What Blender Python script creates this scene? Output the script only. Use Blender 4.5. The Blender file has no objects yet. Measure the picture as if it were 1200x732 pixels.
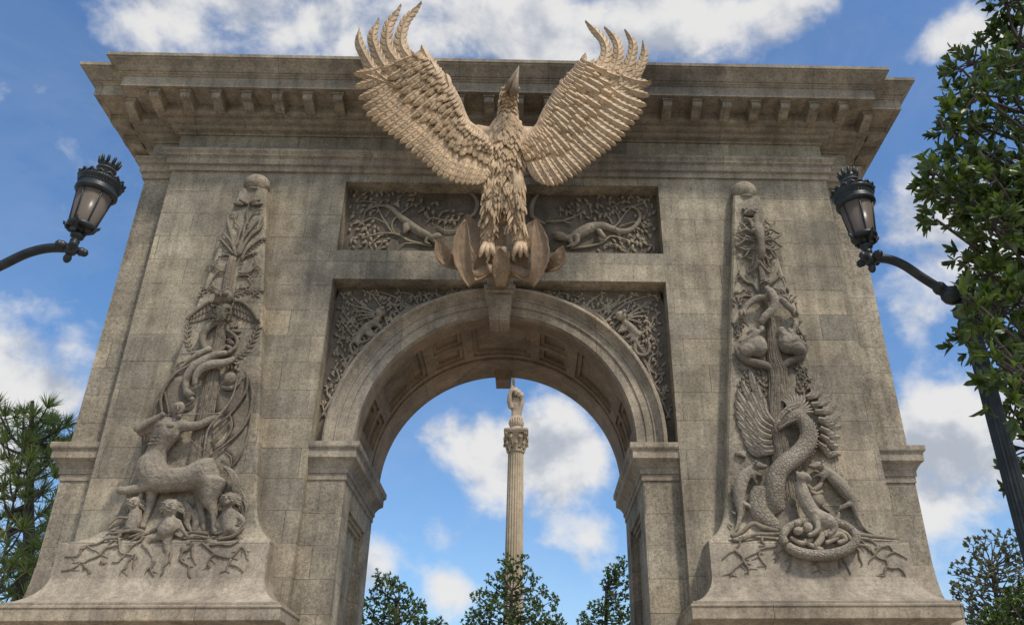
import bpy, bmesh, math, random
from mathutils import Vector, Matrix, noise as mnoise
rnd = random.Random(7)
R = math.radians
scene = bpy.context.scene
col = scene.collection

# ------------------------------------------------------------------ camera
CX, CY, CZ = .6099, -14.5524, 1.6
YAW, PITCH, ROLL, FPX, PPX = .0396, .498, -.0095, 990.28, 656.275
_F = Vector((math.sin(YAW)*math.cos(PITCH), math.cos(YAW)*math.cos(PITCH), math.sin(PITCH)))
_R0 = Vector((math.cos(YAW), -math.sin(YAW), 0)); _U0 = _R0.cross(_F)
_Rt = _R0*math.cos(ROLL) + _U0*math.sin(ROLL); _Up = -_R0*math.sin(ROLL) + _U0*math.cos(ROLL)
CAM = Vector((CX, CY, CZ))
cd = bpy.data.cameras.new('camera'); cam = bpy.data.objects.new('camera', cd); col.objects.link(cam)
cam.matrix_world = Matrix(((_Rt.x, _Up.x, -_F.x, CX), (_Rt.y, _Up.y, -_F.y, CY), (_Rt.z, _Up.z, -_F.z, CZ), (0, 0, 0, 1)))
cd.sensor_width = 36; cd.lens = FPX/1200*36; cd.shift_x = (600-PPX)/1200; cd.clip_end = 4000; cd.clip_start = .1
scene.camera = cam

def at(px, py, y):
    """point of the vertical plane at depth y that is seen at a pixel of the 1200 px survey photo"""
    d = _F*FPX + _Rt*(px-PPX) - _Up*(py-366)
    return CAM + d*((y-CY)/d.y)
def ppm(px, py, y):
    """metres per pixel at that place"""
    return (at(px+1, py, y)-at(px, py, y)).length

# ------------------------------------------------------------------ objects
def tag(o, label=None, cat=None, group=None, kind=None):
    if label: o['label'] = label
    if cat: o['category'] = cat
    if group: o['group'] = group
    if kind: o['kind'] = kind
    return o
def empty(name, loc=(0, 0, 0), rz=0):
    o = bpy.data.objects.new(name, None); col.objects.link(o); o.location = loc; o.rotation_euler.z = rz
    o.empty_display_size = .2
    return o
def link_mesh(name, me, mat, parent=None):
    o = bpy.data.objects.new(name, me); col.objects.link(o)
    if mat is not None and not me.materials: me.materials.append(mat)
    if parent is not None:
        o.parent = parent
        w = parent
        off = Vector((0, 0, 0))
        while w is not None: off += w.location; w = w.parent
        if parent.rotation_euler.z == 0: o.location = -off     # meshes are written in world coordinates
    return o
def copy_tree(o, parent=None, loc=None):
    c = o.copy(); col.objects.link(c)
    if parent: c.parent = parent
    for ch in [q for q in scene.objects if q.parent == o]: copy_tree(ch, c)
    if loc is not None: c.location = loc
    return c

class MB:
    def __init__(s): s.v = []; s.f = []; s.sm = []
    def add(s, vs, fs, smooth=False):
        n = len(s.v); s.v.extend([tuple(q) for q in vs]); s.f.extend([tuple(i+n for i in f) for f in fs]); s.sm.extend([smooth]*len(fs))
    def box(s, x0, x1, y0, y1, z0, z1):
        s.add([(x0,y0,z0),(x1,y0,z0),(x1,y1,z0),(x0,y1,z0),(x0,y0,z1),(x1,y0,z1),(x1,y1,z1),(x0,y1,z1)],
              [(0,3,2,1),(4,5,6,7),(0,1,5,4),(1,2,6,5),(2,3,7,6),(3,0,4,7)])
    def obox(s, c, ax, ay, az, hx, hy, hz):
        c = Vector(c); vs = []
        for dz in (-1, 1):
            for dy in (-1, 1):
                for dx in (-1, 1): vs.append(c+ax*hx*dx+ay*hy*dy+az*hz*dz)
        s.add(vs, [(0,2,3,1),(4,5,7,6),(0,1,5,4),(2,6,7,3),(0,4,6,2),(1,3,7,5)])
    def tube(s, pts, rads, n=8, flat=1.0, fax=Vector((0, 1, 0)), caps=True):
        """tapered tube along points; its section is squashed by flat along fax"""
        pts = [Vector(p) for p in pts]; m = len(pts); vs = []; fs = []
        pn = None
        for i, p in enumerate(pts):
            t = (pts[min(i+1, m-1)]-pts[max(i-1, 0)])
            if t.length < 1e-9: t = Vector((0, 0, 1))
            t.normalize()
            u = fax - t*fax.dot(t)
            if u.length < .15:
                u = (pn if pn is not None else t.orthogonal()); u = u - t*u.dot(t)
            u.normalize(); pn = u
            w = t.cross(u)
            for k in range(n):
                a = 2*math.pi*k/n
                vs.append(p + (u*math.cos(a)*flat + w*math.sin(a))*rads[i])
        for i in range(m-1):
            for k in range(n):
                a, b = i*n+k, i*n+(k+1) % n
                fs.append((a, b, b+n, a+n))
        if caps:
            t0 = (pts[0]-pts[1]).normalized(); t1 = (pts[-1]-pts[-2]).normalized()
            vs.append(pts[0]+t0*rads[0]*.6); vs.append(pts[-1]+t1*rads[-1]*.6)
            c0, c1 = m*n, m*n+1
            for k in range(n):
                fs.append((c0, (k+1) % n, k)); fs.append((c1, (m-1)*n+k, (m-1)*n+(k+1) % n))
        s.add(vs, fs, True)
    def ball(s, c, r, n=10, ax=None):
        """ellipsoid, r = radius or (rx,ry,rz), ax = 3 axes"""
        c = Vector(c)
        if not hasattr(r, '__len__'): r = (r, r, r)
        if ax is None: ax = (Vector((1,0,0)), Vector((0,1,0)), Vector((0,0,1)))
        h = max(4, n//2+1); vs = []; fs = []
        for i in range(1, h):
            th = math.pi*i/h
            for k in range(n):
                a = 2*math.pi*k/n
                vs.append(c+ax[0]*r[0]*math.sin(th)*math.cos(a)+ax[1]*r[1]*math.sin(th)*math.sin(a)+ax[2]*r[2]*math.cos(th))
        vs.append(c+ax[2]*r[2]); vs.append(c-ax[2]*r[2]); t, b = len(vs)-2, len(vs)-1
        for i in range(h-2):
            for k in range(n):
                p, q = i*n+k, i*n+(k+1) % n
                fs.append((p, p+n, q+n, q))
        for k in range(n):
            fs.append((t, k, (k+1) % n)); fs.append((b, (h-2)*n+(k+1) % n, (h-2)*n+k))
        s.add(vs, fs, True)
    def lathe(s, base, prof, n=24, axis=Vector((0, 0, 1)), smooth=True, a0=0):
        """prof = [(r, h)] bottom to top along axis"""
        base = Vector(base); u = axis.orthogonal().normalized(); w = axis.cross(u); vs = []; fs = []
        if abs(axis.z) > .99: u = Vector((1, 0, 0)); w = Vector((0, 1, 0))
        for r, h in prof:
            for k in range(n):
                a = 2*math.pi*k/n+a0
                vs.append(base+axis*h+(u*math.cos(a)+w*math.sin(a))*max(r, 1e-4))
        for i in range(len(prof)-1):
            for k in range(n):
                p, q = i*n+k, i*n+(k+1) % n
                fs.append((p, q, q+n, p+n))
        fs.append(tuple(range(n-1, -1, -1))); fs.append(tuple(range((len(prof)-1)*n, len(prof)*n)))
        s.add(vs, fs, smooth)
    def sweep(s, path, prof, closed=False, caps=True):
        """moulding: prof [(offset, z)] carried round a plan path with mitred corners; outside is to the right of the path"""
        m = len(path); rings = []
        for i in range(m):
            p = Vector(path[i])
            def nrm(a, b):
                d = (Vector(b)-Vector(a)).normalized(); return Vector((d.y, -d.x))
            if closed or 0 < i < m-1:
                n1 = nrm(path[i-1], path[i]); n2 = nrm(path[i], path[(i+1) % m])
                mt = (n1+n2)/(1+n1.dot(n2))
            elif i == 0: mt = nrm(path[0], path[1])
            else: mt = nrm(path[-2], path[-1])
            rings.append([(p.x+mt.x*o, p.y+mt.y*o, z) for o, z in prof])
        k = len(prof); vs = [q for r in rings for q in r]; fs = []
        for i in range(m if closed else m-1):
            j = (i+1) % m
            for a in range(k-1): fs.append((i*k+a, j*k+a, j*k+a+1, i*k+a+1))
        if caps and not closed:
            fs.append(tuple(range(k))); fs.append(tuple((m-1)*k+a for a in range(k-1, -1, -1)))
        s.add(vs, fs)
    def build(s, name, mat, parent=None, fix=False, bevel=0):
        me = bpy.data.meshes.new(name); me.from_pydata(s.v, [], s.f)
        me.polygons.foreach_set('use_smooth', s.sm)
        if fix:
            bm = bmesh.new(); bm.from_mesh(me); bmesh.ops.recalc_face_normals(bm, faces=bm.faces); bm.to_mesh(me); bm.free()
        me.update()
        o = link_mesh(name, me, mat, parent)
        if bevel:
            md = o.modifiers.new('bevel', 'BEVEL'); md.width = bevel; md.segments = 2; md.limit_method = 'ANGLE'; md.angle_limit = R(40)
        return o

def spline(pts, k=6):
    """Catmull-Rom through tuples of any length"""
    out = []; n = len(pts)
    if n == 2:
        return [tuple(a+(b-a)*i/k for a, b in zip(*pts)) for i in range(k+1)]
    for i in range(n-1):
        p0, p1, p2, p3 = pts[max(i-1, 0)], pts[i], pts[i+1], pts[min(i+2, n-1)]
        for j in range(k):
            t = j/k
            out.append(tuple(.5*((2*b)+(-a+c)*t+(2*a-5*b+4*c-d)*t*t+(-a+3*b-3*c+d)*t**3) for a, b, c, d in zip(p0, p1, p2, p3)))
    out.append(tuple(pts[-1]))
    return out

def remesh(name, mb, mat, parent, voxel=.02, smooth=2, decim=None):
    """melt the overlapping closed pieces of mb into one continuous skin"""
    me = bpy.data.meshes.new(name+'_raw'); me.from_pydata(mb.v, [], mb.f)
    bm = bmesh.new(); bm.from_mesh(me); bmesh.ops.recalc_face_normals(bm, faces=bm.faces); bm.to_mesh(me); bm.free()
    o = bpy.data.objects.new(name+'_raw', me); col.objects.link(o)
    md = o.modifiers.new('r', 'REMESH'); md.mode = 'VOXEL'; md.voxel_size = voxel; md.use_smooth_shade = True
    if smooth:
        ms = o.modifiers.new('s', 'SMOOTH'); ms.iterations = smooth; ms.factor = .5
    dg = bpy.context.evaluated_depsgraph_get(); dg.update()
    nm = bpy.data.meshes.new_from_object(o.evaluated_get(dg)); nm.name = name
    bpy.data.objects.remove(o); bpy.data.meshes.remove(me)
    nm.polygons.foreach_set('use_smooth', [True]*len(nm.polygons))
    nm.materials.clear()
    return link_mesh(name, nm, mat, parent)

# ---- relief helpers: figures drawn on a vertical stone face, in survey pixels, with real thickness
RD = 1.45                                                     # depth of the carving
def rtube(mb, pts, y, n=8, flat=.7, lift=0, k=5):
    """pts = [(px, py, radius_px[, lift_px])]"""
    pts = [tuple(p)+(0,)*(4-len(p)) for p in pts]
    P, Q = [], []
    for px, py, r, l in spline(pts, k):
        s = ppm(px, py, y); p = at(px, py, y); p.y -= (lift+l)*s*RD; P.append(p); Q.append(max(r, .15)*s)
    mb.tube(P, Q, n, flat)
def rball(mb, px, py, rx, rz, y, ang=0, ry=None, lift=0, n=12):
    s = ppm(px, py, y); p = at(px, py, y); p.y -= lift*s*RD
    a = R(ang); ax = (Vector((math.cos(a), 0, -math.sin(a))), Vector((0, 1, 0)), Vector((math.sin(a), 0, math.cos(a))))
    mb.ball(p, (rx*s, (ry if ry is not None else min(rx, rz)*.8)*s, rz*s), n, ax)
def rleaf(mb, px, py, ang, ln, wd, y, lift=1.0, thick=.35):
    """a pointed leaf with a raised midrib; ang in degrees, 0 = right, 90 = up"""
    s = ppm(px, py, y); a = R(ang); d = Vector((math.cos(a), 0, math.sin(a))); w = Vector((-d.z, 0, d.x)); o = at(px, py, y)
    prof = [(0, .12), (.25, .8), (.5, 1), (.75, .68), (1, .03)]; vs = []; fs = []
    for t, h in prof:
        arch = math.sin(t*math.pi)*.25+.1
        c = o+d*ln*s*t
        for q, up in ((-1, .15), (-.5, .75), (0, 1.0), (.5, .75), (1, .15)):
            vs.append(c+w*q*wd*.5*h*s+Vector((0, -1, 0))*s*(lift*RD*(arch+.4)+up*wd*thick*h))
        vs.append(c+Vector((0, .03, 0)))
    for i in range(4):
        for j in range(4): fs.append((i*6+j, i*6+j+1, i*6+6+j+1, i*6+6+j))
        fs.append((i*6+4, i*6+5, i*6+11, i*6+10)); fs.append((i*6+5, i*6, i*6+6, i*6+11))
    mb.add(vs, fs, True)
def along(pts):
    L = [0]
    for a, b in zip(pts, pts[1:]): L.append(L[-1]+(b-a).length)
    def pos(t):
        d = max(0, min(1, t))*L[-1]
        for i in range(len(pts)-1):
            if d <= L[i+1] or i == len(pts)-2:
                return pts[i].lerp(pts[i+1], (d-L[i])/max(L[i+1]-L[i], 1e-9))
    return pos
def feather(mb, pts, nrm, width, barbs=8, thick=.02, tipw=.35, ridge=.25, groove=.22, pointed=False, slant=.75):
    """a carved feather along pts (base..tip): raised quill, slanting barbs cut as grooves, real thickness"""
    pts = [Vector(p) for p in pts]; pos = along(pts); m = barbs*3; vs = []; fs = []
    nrm = Vector(nrm).normalized(); QS = (-1, -.62, -.14, 0, .14, .62, 1); k = len(QS)+1
    for i in range(m+1):
        t = (i//3+(0, .22, .72)[i % 3])/barbs if i < m else 1
        d = (pos(t+.04)-pos(t-.04)); d = d if d.length > 1e-9 else pts[-1]-pts[0]
        d.normalize(); w = d.cross(nrm).normalized(); nn = w.cross(d); c = pos(t)
        if pointed: h = .62+.38*min(t/.35, 1) if t < .35 else max(.12, 1-.28*(t-.35)/.3) if t < .65 else max(.10, .72*(1-((t-.65)/.35)**2.4))
        else: h = .6+.4*min(t/.6, 1) if t < .6 else max(.16, math.sqrt(max(0, 1-((t-.6)/.4)**2.2)))
        g = -groove*width*.16 if (i % 3 == 0 and 0 < i < m) else 0
        sl = slant*width*min(1, (1-t)*3.2)*min(1, t*5)
        for q in QS:
            a = abs(q); up = ridge*width*(.42*(1-a*a)+(.20 if a < .05 else 0))
            vs.append(c+w*q*width*.5*h+nn*(up+(g if a > .2 else 0))+d*(sl*(a*a-.2)*.6 if a > .2 else 0))
        vs.append(c-nn*thick)
    for i in range(m):
        a, b = i*k, i*k+k
        for j in range(k-2): fs.append((a+j, a+j+1, b+j+1, b+j))
        fs.append((a+k-2, a+k-1, b+k-1, b+k-2)); fs.append((a+k-1, a, b, b+k-1))
    fs.append(tuple(range(k-1, -1, -1))); e = m*k; fs.append(tuple(e+q for q in range(k)))
    mb.add(vs, fs, False)
def plume(mb, A, d, nrm, ln, w, lift=.3):
    """a short pointed body feather with a keel and two grooves"""
    d = d.normalized(); nrm = nrm.normalized(); t = d.cross(nrm).normalized(); vs = []; fs = []
    for u, h, z in ((0, .55, .0), (.3, .95, .22), (.55, 1, .34), (.8, .62, .36), (1, .05, .22)):
        c = A+d*ln*u
        for q, g in ((-1, -.2), (-.5, .06), (-.2, .0), (0, .16), (.2, .0), (.5, .06), (1, -.2)): vs.append(c+t*q*w*.5*h+nrm*(z*lift*ln*.6+g*w*.9*max(h, .2)))
        vs.append(c-nrm*w*.3)
    for i in range(4):
        a, b = i*8, i*8+8
        for j in range(6): fs.append((a+j, a+j+1, b+j+1, b+j))
        fs.append((a+6, a+7, b+7, b+6)); fs.append((a+7, a, b, b+7))
    mb.add(vs, fs, False)
def acanthus(mb, pts, nrm, width, cup=.25, veins=7, thick=.05, pointed=1.0):
    """broad carved leaf: pointed, cupped, midrib and slanting side veins, scalloped rim"""
    pos = along([Vector(p) for p in pts]); nrm = Vector(nrm).normalized(); n = veins*4; nq = 10; vs = []; fs = []
    for side in (0, 1):
        for i in range(n+1):
            t = i/n; d = (pos(t+.03)-pos(t-.03)).normalized(); w = d.cross(nrm).normalized(); nn = w.cross(d); c = pos(t)
            h = max(.03, (.45+.55*min(1, t/.4)) if t < .4 else (1-((t-.4)/.6)**2.3)**.8 if t < 1 else .03)
            h *= 1-.10*abs(math.sin(t*veins*math.pi))**3*(.2 < t < .95)
            for j in range(nq+1):
                q = -1+2*j/nq; a = abs(q); v = math.sin((t*veins-a*1.5)*2*math.pi)
                up = cup*width*(a*a-.15)*h+width*.06*max(0, 1-a*5)+width*.05*v*min(1, a*3)*(1-a*.6)*h
                vs.append(c+w*q*width*.5*h+nn*(up-(thick if side else 0)))
    S = (n+1)*(nq+1); r = nq+1
    for i in range(n):
        for j in range(nq):
            a = i*r+j; fs.append((a, a+1, a+r+1, a+r)); fs.append((S+a, S+a+r, S+a+r+1, S+a+1))
        a = i*r; fs.append((a, a+r, S+a+r, S+a)); a = i*r+nq; fs.append((a, S+a, S+a+r, a+r))
    for j in range(nq): fs.append((j, S+j, S+j+1, j+1)); a = n*r+j; fs.append((a, a+1, S+a+1, S+a))
    mb.add(vs, fs, True)

# ------------------------------------------------------------------ materials
class NT:
    def __init__(s, name, bump=False):
        s.m = bpy.data.materials.new(name); s.m.use_nodes = True; s.t = s.m.node_tree; s.b = s.t.nodes['Principled BSDF']
    def n(s, typ, **kw):
        q = s.t.nodes.new(typ)
        for k, v in kw.items(): setattr(q, k, v)
        return q
    def l(s, a, b): s.t.links.new(a, b)
    def noise(s, vec, scale, detail=5, rough=.55, dist=0):
        q = s.n('ShaderNodeTexNoise'); q.inputs['Scale'].default_value = scale; q.inputs['Detail'].default_value = detail
        q.inputs['Roughness'].default_value = rough; q.inputs['Distortion'].default_value = dist
        if vec is not None: s.l(vec, q.inputs['Vector'])
        return q.outputs['Fac']
    def ramp(s, fac, stops):
        q = s.n('ShaderNodeValToRGB'); e = q.color_ramp.elements
        while len(e) < len(stops): e.new(.5)
        for el, (p, c) in zip(e, stops):
            el.position = p; el.color = (c, c, c, 1) if not hasattr(c, '__len__') else tuple(c)+(1,)
        s.l(fac, q.inputs[0]); return q.outputs[0]
    def mix(s, fac, a, b, mode='MIX'):
        q = s.n('ShaderNodeMix', data_type='RGBA', blend_type=mode)
        for sock, val in ((q.inputs[0], fac), (q.inputs[6], a), (q.inputs[7], b)):
            if hasattr(val, 'links'): s.l(val, sock)
            elif hasattr(val, '__len__'): sock.default_value = tuple(val)+(1,)
            else: sock.default_value = val
        return q.outputs[2]
    def math(s, op, a, b=0, c=0):
        q = s.n('ShaderNodeMath', operation=op)
        for i, v in enumerate((a, b, c)):
            if hasattr(v, 'links'): s.l(v, q.inputs[i])
            else: q.inputs[i].default_value = v
        return q.outputs[0]
    def bump(s, h, strength, dist, prev=None):
        q = s.n('ShaderNodeBump'); q.inputs['Strength'].default_value = strength; q.inputs['Distance'].default_value = dist
        s.l(h, q.inputs['Height'])
        if prev is not None: s.l(prev, q.inputs['Normal'])
        return q.outputs[0]

def stone_mat(name, light, dark, blocks=True, course=.56, length=1.15, streak=.5, joint=.55, speck=.5, rough=.85, contrast=.5, gran=.35, carve=0, scale=0, xonly=False):
    k = NT(name); geo = k.n('ShaderNodeNewGeometry'); pos = geo.outputs['Position']
    big = k.noise(pos, .55, 6, .6); mid = k.noise(pos, 2.6, 6, .65); fine = k.noise(pos, 19, 4, .75); grit = k.noise(pos, 52, 3, .7)
    tone = k.mix(k.ramp(big, [(.34, 0), (.66, 1)]), dark, light)
    tone = k.mix(contrast*.55, tone, k.mix(1, tone, k.ramp(mid, [(.36, .55), (.64, 1.25)]), 'MULTIPLY'))
    # rain streaks: noise drawn out down the wall
    mp = k.n('ShaderNodeMapping'); mp.inputs['Scale'].default_value = (3.2, 3.2, .22); k.l(pos, mp.inputs['Vector'])
    st = k.noise(mp.outputs[0], 1.6, 5, .62)
    tone = k.mix(streak, tone, k.mix(1, tone, k.ramp(st, [(.38, .62), (.56, 1.08)]), 'MULTIPLY'))
    h = k.math('MULTIPLY', fine, .5)
    if blocks:
        sep = k.n('ShaderNodeSeparateXYZ'); k.l(pos, sep.inputs[0])
        u = sep.outputs[0] if xonly else k.math('ADD', sep.outputs[0], sep.outputs[1])
        wob = k.math('MULTIPLY_ADD', k.noise(pos, 5, 3), .012, -.006)
        cmb = k.n('ShaderNodeCombineXYZ'); k.l(k.math('ADD', u, wob), cmb.inputs[0]); k.l(k.math('ADD', sep.outputs[2], wob), cmb.inputs[1])
        br = k.n('ShaderNodeTexBrick'); k.l(cmb.outputs[0], br.inputs['Vector'])
        br.inputs['Scale'].default_value = 1; br.inputs['Brick Width'].default_value = length; br.inputs['Row Height'].default_value = course
        br.inputs['Mortar Size'].default_value = .007; br.inputs['Mortar Smooth'].default_value = .5; br.inputs['Bias'].default_value = 0
        br.inputs['Color1'].default_value = (1.22, 1.18, 1.10, 1); br.inputs['Color2'].default_value = (.74, .755, .78, 1); br.inputs['Mortar'].default_value = (1-joint*.75,)*3+(1,)
        br.offset_frequency = 2; br.squash = 1.55; br.squash_frequency = 3
        patch = k.ramp(k.noise(pos, .9, 3), [(.36, .2), (.6, 1.0)])
        tone = k.mix(patch, tone, k.mix(1, tone, br.outputs['Color'], 'MULTIPLY'))
        h = k.math('SUBTRACT', h, k.math('MULTIPLY', br.outputs['Fac'], .8))
    sp = k.ramp(fine, [(.33, .55), (.5, 1.0), (.68, 1.28)])
    tone = k.mix(speck, tone, k.mix(1, tone, sp, 'MULTIPLY'))
    tone = k.mix(speck*.8, tone, k.mix(1, tone, k.ramp(grit, [(.35, .62), (.62, 1.3)]), 'MULTIPLY'))
    pits = k.ramp(k.noise(pos, 14, 4, .7), [(.3, .45), (.38, 1)])
    tone = k.mix(.55, tone, k.mix(1, tone, pits, 'MULTIPLY'))
    k.l(tone, k.b.inputs['Base Color']); k.b.inputs['Roughness'].default_value = rough; k.b.inputs['Specular IOR Level'].default_value = .25
    n1 = k.bump(h, gran, .02); n2 = k.bump(mid, .25, .05, n1)
    if carve: n2 = k.bump(k.noise(pos, 9, 5, .62, .8), carve, .06, n2)
    if scale:
        vo = k.n('ShaderNodeTexVoronoi', feature='DISTANCE_TO_EDGE'); vo.inputs['Scale'].default_value = scale; k.l(pos, vo.inputs['Vector'])
        e = k.ramp(vo.outputs['Distance'], [(0, 0), (.16, 1)]); n2 = k.bump(e, .8, .02, n2)
    k.l(n2, k.b.inputs['Normal'])
    return k.m

def plain_mat(name, c1, c2, scale=12, rough=.6, metal=0, bump=.2, bdist=.01, spec=.4):
    k = NT(name); geo = k.n('ShaderNodeNewGeometry'); pos = geo.outputs['Position']
    a = k.noise(pos, scale, 6, .65)
    k.l(k.mix(k.ramp(a, [(.32, 0), (.68, 1)]), c1, c2), k.b.inputs['Base Color'])
    k.b.inputs['Roughness'].default_value = rough; k.b.inputs['Metallic'].default_value = metal; k.b.inputs['Specular IOR Level'].default_value = spec
    k.l(k.bump(k.noise(pos, scale*4, 4, .7), bump, bdist), k.b.inputs['Normal'])
    return k.m

def leaf_mat(name, c1, c2, trans=.25, rough=.45, spec=.4, scale=.9):
    k = NT(name); geo = k.n('ShaderNodeNewGeometry')
    isl = geo.outputs['Random Per Island']; a = k.noise(geo.outputs['Position'], scale, 3)
    f = k.math('ADD', k.math('MULTIPLY', isl, .6), k.math('MULTIPLY_ADD', a, 1.2, -.4))
    tone = k.mix(f, c1, c2)
    k.l(tone, k.b.inputs['Base Color']); k.b.inputs['Roughness'].default_value = rough; k.b.inputs['Specular IOR Level'].default_value = spec
    tr = k.n('ShaderNodeBsdfTranslucent'); k.l(k.mix(1, tone, (1.3, 1.5, .6), 'MULTIPLY'), tr.inputs['Color'])
    mx = k.n('ShaderNodeMixShader'); mx.inputs[0].default_value = trans
    k.l(k.b.outputs[0], mx.inputs[1]); k.l(tr.outputs[0], mx.inputs[2])
    k.l(mx.outputs[0], k.t.nodes['Material Output'].inputs['Surface'])
    return k.m

M = {}
M['stone'] = stone_mat('weathered_ashlar', (.455, .388, .278), (.22, .185, .134), blocks=True, speck=.85, streak=.55, contrast=1.0, joint=.9)
M['trim'] = stone_mat('trim_stone', (.435, .366, .27), (.222, .184, .137), blocks=True, course=6, length=1.9, xonly=True, speck=.7, streak=.5, joint=.7, contrast=.9)
M['base_stone'] = stone_mat('base_stone', (.445, .374, .276), (.228, .19, .142), blocks=False, speck=.6, streak=.5, contrast=.95)
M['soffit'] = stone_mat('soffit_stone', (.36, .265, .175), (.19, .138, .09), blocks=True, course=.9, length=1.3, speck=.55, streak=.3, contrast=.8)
M['panel'] = stone_mat('shaded_panel_stone', (.235, .198, .15), (.12, .10, .076), blocks=False, speck=.6, streak=.5, contrast=.9)  # recess shade put into the stone colour of the sunken faces
M['relief'] = stone_mat('carved_stone', (.43, .365, .272), (.20, .168, .126), blocks=False, speck=.55, streak=.25, contrast=.9, gran=.5, carve=.7)
M['vine'] = stone_mat('vine_stone', (.45, .37, .265), (.23, .19, .137), blocks=False, speck=.5, streak=.2, contrast=.8, carve=.4)
M['scaly'] = stone_mat('scaled_carved_stone', (.43, .365, .272), (.20, .168, .126), blocks=False, speck=.45, streak=.25, contrast=.8, gran=.4, scale=17)
M['dark_relief'] = stone_mat('stained_carved_stone', (.29, .24, .172), (.145, .118, .085), blocks=False, speck=.5, streak=.3, contrast=.9, carve=.5)
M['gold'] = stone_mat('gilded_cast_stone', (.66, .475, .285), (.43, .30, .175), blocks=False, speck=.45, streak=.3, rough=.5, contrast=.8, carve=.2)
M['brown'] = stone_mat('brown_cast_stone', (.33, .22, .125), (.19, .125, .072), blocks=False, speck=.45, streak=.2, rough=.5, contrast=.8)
M['column'] = stone_mat('column_stone', (.52, .41, .27), (.36, .28, .18), blocks=False, speck=.3, streak=.3)
M['hand'] = stone_mat('hand_stone', (.58, .45, .32), (.42, .32, .22), blocks=False, speck=.25, streak=.3)
M['iron'] = plain_mat('painted_iron', (.018, .021, .020), (.045, .050, .047), 9, .42, .3, .15, .004)
M['grey_iron'] = plain_mat('grey_iron', (.05, .05, .047), (.10, .10, .095), 9, .55, .2, .15, .004)  # lighter grey iron for the lantern chimneys
M['bark'] = plain_mat('bark', (.05, .04, .032), (.12, .10, .08), 14, .9, 0, .6, .03)
M['magnolia'] = leaf_mat('magnolia_leaf', (.024, .046, .012), (.13, .17, .04), .3, .34, .5)
M['oak'] = leaf_mat('oak_leaf', (.05, .09, .03), (.15, .20, .075), .36, .5)
M['pale_leaf'] = leaf_mat('pale_leaf', (.07, .085, .05), (.21, .19, .13), .3, .5)
M['needle'] = leaf_mat('pine_needle', (.10, .135, .05), (.34, .36, .15), .4, .5)
SKY_STR, CLOUD_STR, SUN_STR, SUN_ANG, EXPO = .15, .68, 2.3, 5, .30
# ================================================================== the triumphal arch
arch = empty('triumphal_arch', (0, 0, 0))
tag(arch, 'weathered stone triumphal arch with carved panels, filling most of the picture', 'arch')
ZL = 3.88                                                     # top of the plinth slab
m = MB()
for s in (-1, 1):
    def bx(x0, x1, *a): m.box(min(s*x0, s*x1), max(s*x0, s*x1), *a)
    bx(3.32, 7.0, 0, 3.58, .02, 14.90)
    bx(7.002, 7.68, .3, 3.28, .02, 14.90)
m.box(-3.318, 3.318, 0, 3.58, 10.24, 10.91)
m.box(-3.318, 3.318, .36, 3.58, 10.912, 12.62)
m.box(-3.318, 3.318, 0, 3.58, 12.622, 14.90)
wall = m.build('wall', M['stone'], arch)

# spandrel wall with the round cut, set back behind the wall face
SC = 7.0; SR = 2.62
m = MB(); N = 48
arc = [(SR*math.cos(math.pi*i/N), SC+SR*math.sin(math.pi*i/N)) for i in range(N+1)]
top = [(3.318*max(-1, min(1, math.cos(math.pi*i/N)*1.45)), 10.238 if .2 < i/N < .8 else None) for i in range(N+1)]
for yy in (.38, 3.2):
    vs = []; fs = []
    outer = []
    for i in range(N+1):
        a = math.pi*i/N; c, sn = math.cos(a), math.sin(a)
        k = min(3.318/max(abs(c), 1e-6), 3.238/max(sn, 1e-6)); outer.append((k*c, SC+k*sn))
    for (x, z) in arc: vs.append((x, yy, z))
    for (x, z) in outer: vs.append((x, yy, z))
    for i in range(N): fs.append((i, i+1, N+2+i, N+1+i) if yy > 1 else (i, N+1+i, N+2+i, i+1))
    # legs below the spring line
    m.add(vs, fs)
    for s in (-1, 1):
        q = [(s*SR, yy, 6.80), (s*3.318, yy, 6.80), (s*3.318, yy, SC), (s*SR, yy, SC)]
        m.add(q, [(0, 1, 2, 3)])
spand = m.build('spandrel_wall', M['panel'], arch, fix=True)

# archivolt: moulded ring round the opening
m = MB()
prof = [(3.15, .385), (3.15, .13), (3.11, .10), (3.08, .10), (3.06, .13), (3.03, .19), (2.99, .225), (2.955, .235), (2.95, .21), (2.925, .21), (2.92, .235), (2.78, .235), (2.775, .265), (2.60, .265), (2.60, .42)]
ring = []
pathv = [(1, 0, -.14)] + [(math.cos(math.pi*i/72), math.sin(math.pi*i/72), 0) for i in range(73)] + [(-1, 0, -.14)]
vs = []; fs = []; k = len(prof)
for c, sn, dz in pathv:
    for r, y in prof: vs.append((r*c, y, SC+r*sn+dz))
for i in range(len(pathv)-1):
    for a in range(k-1): fs.append((i*k+a, i*k+a+1, i*k+k+a+1, i*k+k+a))
m.add(vs, fs, True)
av = m.build('archivolt', M['trim'], arch, fix=True)
av.modifiers.new('es', 'EDGE_SPLIT').split_angle = R(28)

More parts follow.
